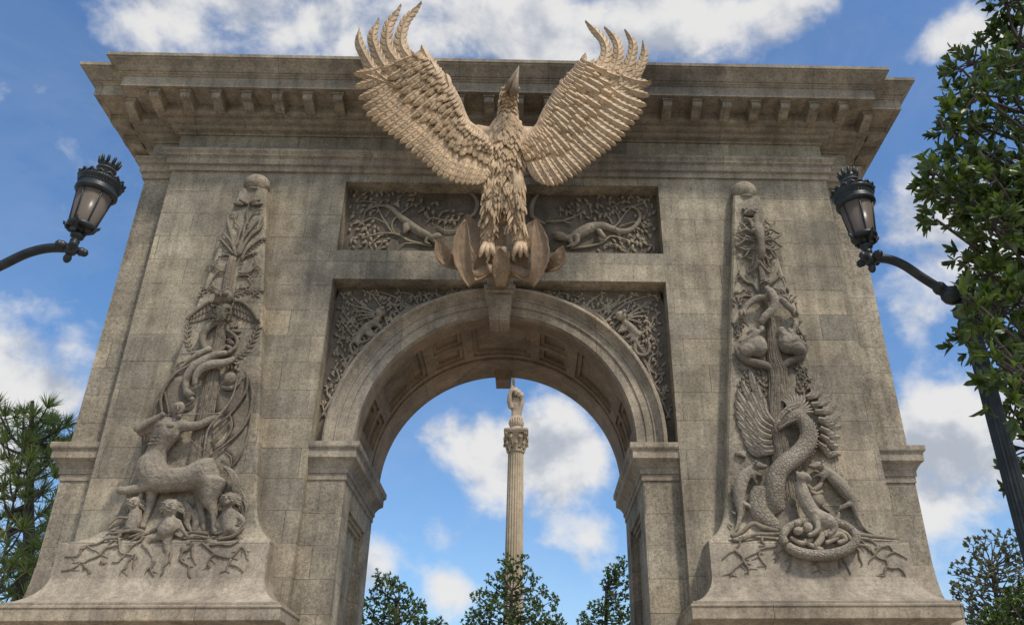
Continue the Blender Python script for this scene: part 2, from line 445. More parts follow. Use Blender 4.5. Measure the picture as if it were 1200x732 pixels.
# barrel soffit: cells at different depths give ribs, coffers and the groove
def cell_shell(m, us, vs_, lev, pt, sub=1):
    """grid of cells; lev(i,j) depth of each; pt(u,v,depth) point; walls between neighbours of unlike depth"""
    nu, nv = len(us)-1, len(vs_)-1
    for i in range(nu):
        for j in range(nv):
            d = lev(i, j)
            q = [pt(us[i], vs_[j], d), pt(us[i+1], vs_[j], d), pt(us[i+1], vs_[j+1], d), pt(us[i], vs_[j+1], d)]
            m.add(q, [(0, 1, 2, 3)], False)
            if i+1 < nu and lev(i+1, j) != d:
                e = lev(i+1, j); m.add([pt(us[i+1], vs_[j], d), pt(us[i+1], vs_[j], e), pt(us[i+1], vs_[j+1], e), pt(us[i+1], vs_[j+1], d)], [(0, 1, 2, 3)])
            if j+1 < nv and lev(i, j+1) != d:
                e = lev(i, j+1); m.add([pt(us[i], vs_[j+1], d), pt(us[i+1], vs_[j+1], d), pt(us[i+1], vs_[j+1], e), pt(us[i], vs_[j+1], e)], [(0, 1, 2, 3)])
coffers = []                                                  # (a0, a1, y0, y1)
for a0, a1, kind in ((-13.5, 13.5, 'L'), (18, 32, 'P'), (37, 62, 'L'), (67, 82, 'P')):
    for sg in ((1,) if a0 < 0 else (1, -1)):
        A = sorted((a0*sg, a1*sg))
        if kind == 'L': coffers.append((A[0], A[1], .85, 2.12))
        else: coffers += [(A[0], A[1], .85, 1.42), (A[0], A[1], 1.56, 2.12)]
INS = .09; INA = 1.9
ue = sorted(set([-90+3*i for i in range(61)] + [c for q in coffers for c in (q[0], q[0]+INA, q[1]-INA, q[1])]))
ve = sorted(set([.30, .85, .85+INS, 1.42-INS, 1.42, 1.56, 1.56+INS, 2.12-INS, 2.12, 2.24, 2.34, 3.2]))
def lev(i, j):
    u = (ue[i]+ue[i+1])/2; v = (ve[j]+ve[j+1])/2
    if v > 2.34: return 0.0
    if v > 2.24: return .13
    for a0, a1, y0, y1 in coffers:
        if a0 < u < a1 and y0 < v < y1:
            return .12 if (a0+INA < u < a1-INA and y0+INS < v < y1-INS) else .06
    return .012
m = MB()
def bpt(u, v, d):
    a = R(u); r = 2.6+d; return (r*math.sin(a), v, SC+r*math.cos(a))
cell_shell(m, ue, ve, lev, bpt)
for s in (-1, 1): m.add([(s*2.612, .3, 6.8), (s*2.612, 3.2, 6.8), (s*2.612, 3.2, SC), (s*2.612, .3, SC)], [(0, 1, 2, 3)])
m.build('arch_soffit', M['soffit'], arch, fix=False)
# rear face ring so the back of the barrel is closed
m = MB()
prof = [(3.0, 3.19), (3.0, 3.30), (2.6, 3.30), (2.6, 3.18)]; k = 4; vs = []; fs = []
for c, sn, dz in pathv:
    for r, y in prof: vs.append((r*c, y, SC+r*sn+dz))
for i in range(len(pathv)-1):
    for a in range(3): fs.append((i*k+a, i*k+a+1, i*k+k+a+1, i*k+k+a))
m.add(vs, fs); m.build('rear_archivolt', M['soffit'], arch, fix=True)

# keystones
m = MB()
def taper(m, z0, z1, w0, w1, y0, y1):
    m.add([(-w0, y0, z0), (w0, y0, z0), (w0, y1, z0), (-w0, y1, z0), (-w1, y0, z1), (w1, y0, z1), (w1, y1, z1), (-w1, y1, z1)],
          [(0,3,2,1),(4,5,6,7),(0,1,5,4),(1,2,6,5),(2,3,7,6),(3,0,4,7)])
taper(m, 9.26, 9.84, .185, .235, -.17, .34)
taper(m, 9.30, 9.80, .15, .20, -.19, -.165)
ks = m.build('keystone', M['trim'], arch, bevel=.012)
m = MB(); taper(m, 9.842, 9.90, .25, .29, -.24, .34); taper(m, 9.902, 9.99, .30, .31, -.27, .34); taper(m, 9.992, 10.22, .25, .25, -.20, .34)
m.build('keystone_cap', M['trim'], ks, bevel=.01)
m = MB(); taper(m, 9.36, 9.66, .165, .19, 2.9, 3.42); m.build('rear_keystone', M['soffit'], arch, bevel=.02)

# piers with a sunken panel on the jamb
for s in (-1, 1):
    m = MB(); X = 2.66
    ye = [.2, .82, .90, .98, 2.30, 2.38, 2.46, 3.13]; ze = [.02, .9, .98, 1.06, 5.66, 5.74, 5.82, 6.86]
    def plev(i, j):
        if 1 <= i <= 5 and 1 <= j <= 5:
            d = min(i-1, 5-i, j-1, 5-j); return (.05, .085, .14)[d]
        return 0
    cell_shell(m, ye, ze, plev, lambda u, v, d: (s*(X+d), u, v))
    m.add([(s*X, .2, .02), (s*3.318, .2, .02), (s*3.318, .2, 6.86), (s*X, .2, 6.86)], [(0, 1, 2, 3) if s > 0 else (3, 2, 1, 0)])
    m.add([(s*X, 3.13, .02), (s*3.318, 3.13, .02), (s*3.318, 3.13, 6.86), (s*X, 3.13, 6.86)], [(0, 1, 2, 3) if s < 0 else (3, 2, 1, 0)])
    pier = m.build('pier', M['stone'], arch, fix=False)
    m = MB()
    ip = [(-.05, 6.20), (.02, 6.20), (.02, 6.31), (.045, 6.32), (.045, 6.41), (.06, 6.43), (.075, 6.46), (.12, 6.52), (.165, 6.555), (.18, 6.57), (.18, 6.71), (.195, 6.725), (.215, 6.74), (.225, 6.765), (.225, 6.85), (-.05, 6.875)]
    pth = [(3.318, .2), (2.66, .2), (2.66, 3.13), (3.318, 3.13)]
    pth = [(s*x, y) for x, y in pth]
    if s > 0: pth = [(x, y) for x, y in pth]
    # outside must lie to the right of the path
    if s < 0: pth = pth
    else: pth = pth[::-1]
    m.sweep(pth, ip, caps=True)
    imp = m.build('impost', M['trim'], arch, fix=True)
    m = MB()
    pth = [(7.003, .3), (7.68, .3), (7.68, 3.28)]; pth = [(s*x, y) for x, y in pth]
    if s < 0: pth = pth[::-1]
    m.sweep(pth, ip); m.build('impost', M['trim'], arch, fix=True)

# entablature
loop = [(-7.68, 3.28), (-7.68, .3), (-7.0, .3), (-7.0, 0), (7.0, 0), (7.0, .3), (7.68, .3), (7.68, 3.28), (7.0, 3.28), (7.0, 3.58), (-7.0, 3.58), (-7.0, 3.28)]
m = MB()
m.sweep(loop, [(-.04, 12.825), (.05, 12.83), (.05, 12.96), (.11, 12.975), (.11, 13.115), (.125, 13.125), (.125, 13.14), (.165, 13.155), (.17, 13.20), (.20, 13.235), (.215, 13.245), (.215, 13.305), (-.04, 13.335)], closed=True)
m.build('architrave', M['trim'], arch, fix=True)
m = MB()
m.sweep(loop, [(-.04, 13.80), (.04, 13.80), (.04, 13.845), (.06, 13.85), (.06, 13.86), (.13, 13.87), (.165, 13.885), (.17, 13.925), (.185, 13.93), (.185, 13.955), (.25, 13.96), (.30, 13.975), (.31, 14.015), (.325, 14.02), (.325, 14.05), (.40, 14.055), (.44, 14.07), (.46, 14.10), (.46, 14.285), (.98, 14.285), (1.0, 14.275), (1.0, 14.53),
              (1.02, 14.535), (1.035, 14.56), (1.065, 14.575), (1.065, 14.61), (1.09, 14.615), (1.12, 14.65), (1.16, 14.71), (1.22, 14.765), (1.265, 14.80), (1.275, 14.835), (1.30, 14.84), (1.30, 14.92), (1.28, 14.93), (-.2, 15.02)], closed=True)
cornice = m.build('cornice', M['trim'], arch, fix=True)
m = MB(); m.box(-7.6, 7.6, .35, 3.2, 14.9, 15.0); m.build('roof', M['trim'], arch)
# modillions under the corona
m = MB()
sec = [(-.452, 14.03), (-.50, 14.02), (-.60, 14.035), (-.70, 14.075), (-.78, 14.09), (-.84, 14.085), (-.885, 14.10), (-.905, 14.135), (-.90, 14.225), (-.452, 14.225)]
for hw in (.10,):
    vs = [(-hw, y, z) for y, z in sec]+[(hw, y, z) for y, z in sec]; n = len(sec)
    fs = [tuple(range(n)), tuple(range(2*n-1, n-1, -1))]+[(i, i+n, (i+1) % n+n, (i+1) % n) for i in range(n)]
    m.add(vs, fs)
m.box(-.125, .125, -.93, -.46, 14.227, 14.283)
mod_me = m.build('modillion', M['trim'], arch, fix=True, bevel=.006)
mod_me.location = (-7.32, 0, 0)
def modillion(x, y, rz):
    c = mod_me.copy(); col.objects.link(c); c.location = (x, y, 0); c.rotation_euler.z = rz; return c
for i in range(1, 24): modillion(-7.32+14.64*i/23, 0, 0)
for s in (-1, 1):
    modillion(s*7.95, .3, 0)
    for yy in (.05, .72, 1.39, 2.06, 2.73, 3.4): modillion(s*7.68, yy, s*math.pi/2)

# pedestals with the plinth slab
for s in (-1, 1):
    pth = [(3.6, .195), (3.6, -.53), (6.95, -.53), (6.95, -.002)]
    p2 = [(s*x, y) for x, y in pth]
    if s < 0: p2 = p2[::-1]
    m = MB()
    m.sweep(p2, [(-.3, 4.92), (-.01, 4.92), (0, 4.90), (0, 4.36), (.015, 4.29), (.05, 4.20), (.11, 4.11), (.19, 4.03), (.29, 3.965), (.38, 3.93), (.43, 3.92), (.43, 3.885), (-.3, 3.885)])
    m.box(min(s*3.62, s*6.93), max(s*3.62, s*6.93), -.51, -.003, 3.9, 4.918)
    ped = m.build('pedestal', M['base_stone'], arch, fix=True)
    m = MB()
    m.sweep(p2, [(-.3, 3.88), (.45, 3.88), (.47, 3.865), (.47, 3.84), (.455, 3.83), (.455, 3.66), (.44, 3.645), (.40, 3.64), (.30, 3.60), (.22, 3.50), (.20, 3.40), (.2, .02)])
    m.box(min(s*3.62, s*6.93), max(s*3.62, s*6.93), -.52, .19 if False else -.003, .02, 3.878)
    m.build('plinth', M['trim'], arch, fix=True)
    pth = [(7.005, .3), (7.68, .3), (7.68, 3.28)]; p3 = [(s*x, y) for x, y in pth]
    if s < 0: p3 = p3[::-1]
    m = MB()
    m.sweep(p3, [(-.02, 4.75), (.004, 4.7), (.015, 4.45), (.035, 4.25), (.07, 4.1), (.12, 4.0), (.18, 3.93), (.22, 3.89), (.22, 3.80), (.235, 3.8), (.235, 3.64), (.1, 3.5), (.1, .02)])
    m.build('flank_base', M['base_stone'], arch, fix=True)

# the tapering relief slabs (obelisks) with a flared foot and a ball on top
OC = 5.12; OY = -.28
obel = {}
for s in (-1, 1):
    rows = [(12.20, .275, OY)]+[(z, .29+(12.07-z)*.1285, OY) for z in (11, 10, 9, 8, 7, 6.4, 6.0, 5.7)]+[(5.5, 1.145, -.284), (5.38, 1.18, -.292), (5.28, 1.225, -.306), (5.2, 1.275, -.328), (5.13, 1.335, -.357), (5.07, 1.40, -.394), (5.02, 1.475, -.435), (4.975, 1.56, -.48), (4.94, 1.65, -.515), (4.921, 1.74, -.528)]
    vs = []; fs = []; c = .035
    for z, h, y in rows:
        hi = min(h, 1.515)                                     # toward the opening the die is shorter
        xo, xi = OC+h, OC-hi
        vs += [(s*xi, -.003, z), (s*xi, y+c, z), (s*(xi+c), y, z), (s*(xo-c), y, z), (s*xo, y+c, z), (s*xo, -.003, z)]
    for i in range(len(rows)-1):
        for j in range(5): fs.append((i*6+j, i*6+j+1, i*6+7+j, i*6+6+j))
    fs.append((0, 1, 2, 3, 4, 5))
    m = MB(); m.add(vs, fs)
    obel[s] = m.build('obelisk_slab', M['stone'], arch, fix=True)
    m = MB(); m.ball((s*OC, -.12, 12.40), (.27, .24, .235), 20)
    m.lathe((s*OC, -.12, 12.17), [(.18, 0), (.22, .02), (.18, .06), (.15, .1)], 18)
    m.build('ball_finial', M['stone'], obel[s])
# ================================================================== carved reliefs (children of the slabs and panels)
FY = OY-.004; DY = -.535
L, Rr = arch, arch
def leaves_fill(mb, poly, y, n, ln, wd, flow, seed, lift=1.2, avoid=()):
    """scatter leaves over a region, each growing along flow(px,py)"""
    rr = random.Random(seed); xs = [p[0] for p in poly]; ys = [p[1] for p in poly]; got = []
    def inside(x, yy):
        c = False; j = len(poly)-1
        for i in range(len(poly)):
            (xi, yi), (xj, yj) = poly[i], poly[j]
            if (yi > yy) != (yj > yy) and x < (xj-xi)*(yy-yi)/(yj-yi)+xi: c = not c
            j = i
        return c
    t = 0
    while len(got) < n and t < n*60:
        t += 1; x = rr.uniform(min(xs), max(xs)); yy = rr.uniform(min(ys), max(ys))
        if not inside(x, yy): continue
        if any((x-a)**2+(yy-b)**2 < (ln*.62)**2 for a, b in got): continue
        if any((x-a)**2+(yy-b)**2 < q*q for a, b, q in avoid): continue
        got.append((x, yy)); a = flow(x, yy)+rr.uniform(-55, 55)
        rleaf(mb, x, yy, a, ln*rr.uniform(.75, 1.25), wd*rr.uniform(.8, 1.25), y, lift*rr.uniform(.6, 1.6))
        if rr.random() < .35:
            b = R(a+rr.uniform(-30, 30)); q = rr.uniform(3, 6); k = rr.uniform(-2, 2)
            rtube(mb, [(x, yy, .55), (x-math.cos(b)*q*.5+k*.4, yy+math.sin(b)*q*.5+k*.3, .6), (x-math.cos(b)*q, yy+math.sin(b)*q+k, .6)], y, 5, .8, .3, 2)
def sprig(mb, pts, y, ln=6, wd=2.6, step=5, r=.7):
    sp = spline(pts, 8); rtube(mb, [(a, b, r) for a, b in pts], y, 6, .8, .4)
    acc = 0; sd = 1
    for (x0, y0), (x1, y1) in zip(sp, sp[1:]):
        acc += math.hypot(x1-x0, y1-y0)
        if acc > step:
            acc = 0; a = math.degrees(math.atan2(-(y1-y0), x1-x0))
            rleaf(mb, x1, y1, a+42, ln, wd, y, .5); rleaf(mb, x1, y1, a-42, ln, wd, y, .5)
    a = math.degrees(math.atan2(-(sp[-1][1]-sp[-2][1]), sp[-1][0]-sp[-2][0])); rleaf(mb, sp[-1][0], sp[-1][1], a, ln, wd, y, .5)
def roots(mb, lines, y, r=1.25, seed=1):
    rr = random.Random(seed)
    for ln in lines:
        jit = []
        n = len(ln)
        for i, (a, b) in enumerate(ln):
            jit.append((a, b, r*(1.25-.75*i/max(n-1, 1)), .2))
            if i+1 < n:
                c, d = ln[i+1]; jit.append(((a+c)/2+rr.uniform(-2.4, 2.4), (b+d)/2+rr.uniform(-2.4, 2.4), r*(1.2-.75*(i+.5)/max(n-1, 1)), .2))
        rtube(mb, jit, y, 6, .8, .2, 4)
        for i in range(len(jit)-1):
            if rr.random() < .45:
                a, b = jit[i][:2]; an = rr.uniform(-.3, math.pi+.3)+math.pi*0; q = rr.uniform(5, 11)
                c, d = a+math.cos(an)*q, b+abs(math.sin(an))*q
                rtube(mb, [(a, b, r*.7), ((a+c)/2+rr.uniform(-2, 2), (b+d)/2, r*.5), (c, d, r*.22)], y, 5, .8, 0, 3)
def c4(ox, oy, sc, pts):
    """enlarged-survey coordinates to photo pixels"""
    return [(ox+p[0]/sc, oy+p[1]/sc)+tuple(p[2:]) for p in pts]
def rpoly(mb, pts, y, lift, thick=1.5, dome=2.0):
    """a domed membrane over an outline"""
    n = len(pts); cx = sum(p[0] for p in pts)/n; cy = sum(p[1] for p in pts)/n; s = ppm(cx, cy, y); vs = []; fs = []
    for f, up in ((1, 0), (.97, lift*.8), (.55, lift-dome*.3), (.0, lift-dome)):
        for px, py in pts:
            p = at(cx+(px-cx)*f, cy+(py-cy)*f, y); p.y -= up*s; vs.append(p)
            if f == 0: break
    for k in range(2):
        for i in range(n):
            j = (i+1) % n; fs.append((k*n+i, k*n+j, k*n+n+j, k*n+n+i))
    for i in range(n): fs.append((2*n+i, 2*n+(i+1) % n, 3*n))
    mb.add(vs, fs, True)

# ---------------------------------------------------------------- left slab: tree, owl, serpent, winged beast, centaur, little people
m = MB()
for px_off, rr_ in ((0, 1.0),):
    rtube(m, [(273+px_off*9, 303, 5*rr_), (267+px_off*9, 340, 5.5*rr_), (261+px_off*11, 385, 6*rr_), (252+px_off*13, 430, 8*rr_), (245+px_off*16, 470, 9.5*rr_), (238+px_off*18, 515, 11*rr_), (231+px_off*18, 560, 12*rr_)], FY, 10, .55, 1.5 if px_off == 0 and rr_ == 1.0 else 5.0)
rs = random.Random(5)
def bark(mb, line, n, seed, base=1.5):
    """long wandering ridges on a trunk; line = [(px, py, radius)]"""
    r_ = random.Random(seed); sp = spline(line, 10); N_ = len(sp)
    for i in range(n):
        f = -.92+1.84*(i % 9)/8+r_.uniform(-.1, .1); a = r_.randint(0, max(1, N_-18)); P = []
        for j in range(a, min(N_, a+r_.randint(14, 34)), 4):
            x, y_, w = sp[j]; g = max(-.97, min(.97, f+r_.uniform(-.06, .06))); P.append((x+g*w, y_, r_.uniform(.6, 1.1)*(w/8)**.5, base+math.sqrt(1-g*g)*w*.37))
        if len(P) > 2: rtube(mb, P, FY, 5, .9, 0, 3)
bark(m, [(273, 303, 5), (267, 340, 5.5), (261, 385, 6), (252, 430, 8), (245, 470, 9.5), (238, 515, 11), (231, 560, 12)], 46, 5)
br = [[(450,540,24),(410,430,20),(340,355,7)], [(440,500,22),(398,330,18),(383,240,11),(430,212,8),(452,250,7)], [(460,520,26),(500,400,18),(520,300,16),(590,195,9),(655,180,6)], [(470,530,24),(545,400,20),(640,315,16),(660,230,6)],
      [(490,560,20),(540,480,14),(650,400,8)], [(425,520,18),(330,410,8)], [(430,570,14),(395,535,10),(340,530,7)], [(490,570,14),(530,535,9),(580,520,7)], [(440,470,18),(480,330,12),(440,270,9),(470,200,9)], [(470,450,18),(560,330,12),(630,250,8)], [(540,300,10),(530,200,9),(545,150,7)],
      [(400,665,14),(320,660,12),(262,720,9),(258,760,5)], [(330,660,11),(250,610,10),(240,665,6)], [(300,640,9),(285,590,9),(315,560,6)], [(470,670,14),(545,670,12),(600,615,10),(590,565,7)], [(590,620,9),(630,625,8),(618,668,5)], [(470,690,12),(540,690,10),(575,735,7)],
      [(395,600,9),(380,600,8)], [(480,610,9),(505,600,8)]]
for b in br: rtube(m, [(x, y_, max(r/6.655*.72, .8)) for (x, y_), r in zip([q[:2] for q in c4(210, 220, 6.655, b)], [q[2] for q in b])], FY, 7, .9, 1.6)
for (x, y_, a) in [(287,241,172),(294,241,8),(291,240,150),(292,240,30)]: rleaf(m, x, y_, a, 14, 6, FY, 2.5)
for pts in ([(273,296),(264,287),(258,280)], [(284,300),(296,290),(308,281)], [(274,304),(266,299),(260,300)], [(284,303),(292,300),(298,297)]): sprig(m, pts, FY, 4.5, 1.8, 3.5, .7)
for pts in ([(262,352),(250,338),(236,346)], [(268,352),(283,337),(300,346)], [(262,350),(254,342),(240,338)], [(270,348),(290,342),(304,341)]): sprig(m, pts, FY, 6, 2.2, 5, .8)
sprig(m, [(227,416),(220,400),(220,384)], FY, 7, 2.8, 4.6); sprig(m, [(268,425),(285,414),(295,400),(301,385)], FY, 7, 2.8, 4.6)
m.build('tree_carving', M['dark_relief'], L)
# owl
m = MB()
rball(m, 262, 369, 11, 15, FY, 0, 9, 2); rball(m, 264, 351, 11.5, 10, FY, 0, 9, 3)
for sx in (-1, 1):
    rball(m, 264+sx*4.6, 350.5, 4.0, 3.6, FY, 0, 3, 10.0, 10); rtube(m, [(264+sx*1, 349, 1.2, 11.5), (264+sx*8.5, 343.5, 1.2, 10)], FY, 6, .8)
    rtube(m, [(263+sx*4, 381, 2, 3), (263+sx*5, 388, 2.4, 3)], FY)
rtube(m, [(264, 352, 1.4, 12), (264, 356, .5, 12.5)], FY)
for k in range(26):
    rleaf(m, 253+rs.uniform(0, 19), 360+rs.uniform(0, 18), -90+rs.uniform(-20, 20), 5, 3.2, FY, 9.6)
owl = m.build('owl_carving', M['dark_relief'], L)
for lead, tips in ((c4(200,330,6.655,[(365,165),(300,178),(240,215),(180,262),(135,305)]), c4(200,330,6.655,[(340,285),(310,292),(280,298),(250,305),(222,312),(200,318),(175,322),(155,322),(135,312)])),
                   (c4(200,330,6.655,[(510,165),(560,172),(610,205),(655,255),(690,310)]), c4(200,330,6.655,[(505,265),(530,280),(555,292),(580,302),(608,312),(632,320),(655,326),(675,328),(692,320)]))):
    m = MB(); ld = spline(lead, 8); nt = len(tips)
    rtube(m, [(a, b, 2.2) for a, b in lead], FY, 8, .8, 3)
    for row, (f, wd, lf) in enumerate(((1.0, 5.2, 1.5), (.58, 4.4, 3.2))):
        for i, (tx, ty) in enumerate(tips):
            bx_, by_ = ld[int((len(ld)-1)*i/(nt-1)*.95)]
            s = ppm(tx, ty, FY); A = at(bx_, by_, FY); B = at(bx_+(tx-bx_)*f, by_+(ty-by_)*f, FY); A.y -= lf*s; B.y -= lf*s*.8
            if (B-A).length > s*3: feather(m, [A, A.lerp(B, .5), B], (0, -1, 0), wd*s, 3, s*2, .55, .4, .1)
    m.build('wing', M['dark_relief'], owl)
# serpent ring and plumes, coiled winged beast
m = MB()
rtube(m, c4(200,330,6.655,[(440,345,16),(395,328,30),(330,350,34),(270,410,34),(255,470,32),(280,530,28),(330,560,22),(380,550,18),(440,500,12)]) and [(x, y_, r/6.655) for x, y_, r in c4(200,330,6.655,[(440,345,16),(395,328,28),(330,350,30),(270,410,30),(258,470,28),(280,530,26),(335,560,22),(400,545,18),(440,505,10)])], FY, 10, .8, 3)
for a, b, c in [((430,350),(500,330),40),((440,370),(520,350),45),((440,400),(545,390),45),((440,430),(540,440),45),((440,470),(525,500),45),((430,500),(500,545),40),((400,360),(470,300),35),((420,560),(500,590),35),((430,420),(500,400),30),((430,455),(500,470),30)]:
    (x0, y0), (x1, y1) = c4(200,330,6.655,[a, b]); rleaf(m, x0, y0, math.degrees(math.atan2(-(y1-y0), x1-x0)), math.hypot(x1-x0, y1-y0)*1.05, c/6.655, FY, 2.5)
rtube(m, [(267,388,2,3),(277,396,2.2,3),(279,405,2.2,3),(272,414,2.6,4),(262,419,3,4),(250,422,2.5,5)], FY, 8, .9)
m.build('serpent_carving', M['dark_relief'], L)
m = MB()
rtube(m, [(268,417,3,6),(254,420,5,6),(238,429,6.5,6),(226,438,6.5,4),(219,450,4.5,3),(222,464,4,3),(227,470,3,3)], FY, 10, .9)
rtube(m, [(276,423,3,5),(266,430,5,8),(252,433,5.5,10),(241,438,5,10),(234,446,4,9),(232,455,2.5,8)], FY, 10, .9)
rtube(m, [(250,413,4,7),(236,419,3.6,7),(222,427,2.4,5),(212,434,.8,4)], FY, 8, .9); rtube(m, [(244,416,2.6,8),(228,417,1.6,6),(216,417,.7,5)], FY, 7, .9)
rtube(m, [(226,424,2,4),(212,427,1.5,3),(201,437,.6,2)], FY, 7, .9); rtube(m, [(224,430,2,4),(210,437,1.4,3),(203,446,.6,2)], FY, 7, .9)
rball(m, 223, 463, 7, 6, FY, 20, 6, 4); rball(m, 271, 446, 8, 9, FY, 0, 6, 3)
rtube(m, [(262,455,2.5,3),(272,456,3.5,3),(281,449,2,2),(284,440,1,2)], FY, 8)
for i in range(14): rleaf(m, 266+rs.uniform(0, 16), 428+rs.uniform(0, 22), rs.uniform(20, 160), 7, 3, FY, 4)
beast = m.build('winged_beast_carving', M['relief'], L)
m = MB()
C3 = lambda p: c4(160, 420, 4.88, p)
rpoly(m, C3([(240,80),(200,130),(160,200),(150,280),(165,340),(240,330),(330,280),(330,200),(290,120)]), FY, 2.5)
rpoly(m, C3([(230,85),(180,160),(120,250),(70,360),(45,470),(45,590),(70,560),(100,450),(160,370),(150,280),(160,200),(200,130)]), FY, 2.0)
rpoly(m, C3([(640,90),(645,180),(600,260),(540,330),(450,330),(440,240),(460,190),(540,180),(600,140)]), FY, 2.5)
rpoly(m, C3([(645,100),(668,220),(655,330),(620,400),(560,470),(500,500),(545,420),(550,360),(540,330),(610,260),(640,190)]), FY, 2.4)
rpoly(m, C3([(655,370),(640,460),(600,560),(550,625),(540,560),(500,520),(570,470),(620,400)]), FY, 2.2)
rpoly(m, C3([(545,360),(550,420),(500,490),(440,540),(430,470),(470,420)]), FY, 1.2, dome=3)
for q in ([(245,78,7),(190,140,9),(150,220,9),(150,290,8),(170,350,6)], [(235,82,5),(150,190,7),(80,330,7),(45,450,6),(42,590,4)], [(170,200,4),(185,270,5),(195,330,4)], [(280,110,4),(300,150,5),(310,190,4)],
          [(625,85,8),(640,110,8),(628,200,8),(545,320,8),(450,410,7),(425,450,5)], [(650,110,5),(668,220,7),(650,330,7),(600,420,7),(500,510,7),(430,560,7),(370,620,6),(348,680,4)], [(665,210,5),(662,340,6),(640,460,6),(600,560,6),(548,628,4)], [(540,330,5),(552,400,5),(500,490,4),(450,520,3)], [(545,365,4),(480,440,5),(420,490,3)], [(510,540,4),(545,570,5),(550,620,3)]):
    rtube(m, [(x, y_, r/4.88) for x, y_, r in C3(q)], FY, 7, .9, 3.2)
m.build('wing_membranes', M['dark_relief'], beast)
# centaur: one continuous body
m = MB()
T = lambda pts, n=10, fl=.85, lift=6: rtube(m, [(p[0], p[1], p[2]*1.14)+tuple(p[3:]) for p in pts], FY, n, fl, lift)
T([(206,505,13,2),(201,511,14.5,3),(195,520,12.5,2),(189,531,10.5,1),(184,543,13)], lift=7); T([(189,503,7.5,2),(204,500,8,2),(221,503.5,7.5,2)], lift=7)
T([(214,497,4),(210,501,5)], lift=9); rball(m, 215.5, 485.5, 7.2, 9.4, FY, 8, 8, 12)
T([(190,503,6.6,2),(179,508,5.6,2),(168,511,4.6)], 9, .95, 8); T([(168,511,4.6),(182,503,4.4),(197,495,3.2)], 9, .95, 15); rball(m, 199, 494, 3.8, 3.4, FY, 0, 3, 16)
T([(212,504,6.4,1),(224,504.5,5.6,1),(238,503,4.6)], 9, .95, 9); T([(238,503,4.6),(250,496.5,4),(260,491,2.8)], 9, .95, 9); rball(m, 262, 490, 3.4, 3, FY, 30, 3, 9)
T([(182,540,13.5),(182,554,16),(192,564,14.5),(210,565,13),(226,563,14),(240,560,18),(249,560,19)], 12, .85, 7)
T([(251,566,16),(249,580,12.5),(249,590,8.5),(252,598,5),(254,610,4.2),(255,622,4.4),(256,626,5)], 10, .9, 6)
T([(236,570,10),(237,584,6.5),(236,596,4.5),(239,610,3.6),(240,622,4)], 8, .9, 1)
T([(184,563,9),(176,572,6.5),(162,576,5),(149,578,4.4),(144,577,4.6)], 10, .9, 8)
T([(182,566,8),(179,585,5.5),(175,600,4),(170,612,3.8),(168,620,4.4)], 8, .9, 3)
cen = remesh('centaur_carving', m, M['relief'], L, .022, 2)
m = MB()
rtube(m, [(266,550,2.5,6),(274,556,3.2,6),(279,566,3.4,5),(277,580,3.0,4),(272,590,1.5,3)], FY, 8, .9)
for k in range(7): rtube(m, [(266+k*.6,550,.9,8),(272+k*1.4,557+k*.6,1.0,8),(276+k*1.2,570,1.0,7),(272+k*1.5,588+k,.5,4)], FY, 6, .9)
for k in range(14): rtube(m, [(214+rs.uniform(-3, 3),480.5+rs.uniform(-1, 2),1.2,14),(209+rs.uniform(-2, 1),485+rs.uniform(-3, 3),1.2,13),(207+rs.uniform(-2, 1.5),493+rs.uniform(-3, 3),.6,11)], FY, 6)
m.build('hair', M['relief'], cen)
m = MB()
for sx in (-1, 1): rball(m, 217.5+sx*2.6, 486, 1.3, 1.0, FY, 0, 1, 17.3, 8); rtube(m, [(217.5+sx*1, 484, .8, 18), (217.5+sx*4.4, 483.4, .7, 16.5)], FY, 5)
rtube(m, [(217.6,485,.8,18),(218,489.5,1.2,19)], FY, 6); rtube(m, [(215.4,492,.6,17.4),(219.8,492,.6,17.2)], FY, 5); rball(m, 217, 495, 3.2, 2.6, FY, 0, 3, 14)
for i in range(5):
    x, y_ = 199.5-i*2.7, 512+i*3.9
    for sx in (-1, 1): rtube(m, [(x+sx*1, y_, .8, 18.5-i*.5), (x+sx*5, y_+sx*-.5-1.2, 1.1, 17.2-i*.5), (x+sx*9.5, y_-2, .6, 13.5-i*.5)], FY, 6)
for sx in (-1, 1): rball(m, 203+sx*5.2, 507+sx*.5, 5, 3.4, FY, -10, 3, 17.5, 10)
m.build('face_and_muscles', M['relief'], cen)
m = MB()
rtube(m, [(188,494,.7,14),(262,490,.7,11)], FY, 6, 1); rtube(m, [(283,442,.8,8),(276,470,1.1,9),(263,490,1.5,10),(248,508,1.1,9),(243,532,.8,8)], FY, 6, 1)
rtube(m, [(283,442,.35,8),(200,496,.35,13)], FY, 5, 1); rtube(m, [(243,532,.35,8),(200,496,.35,13)], FY, 5, 1)
m.build('bow_and_arrow', M['relief'], cen)
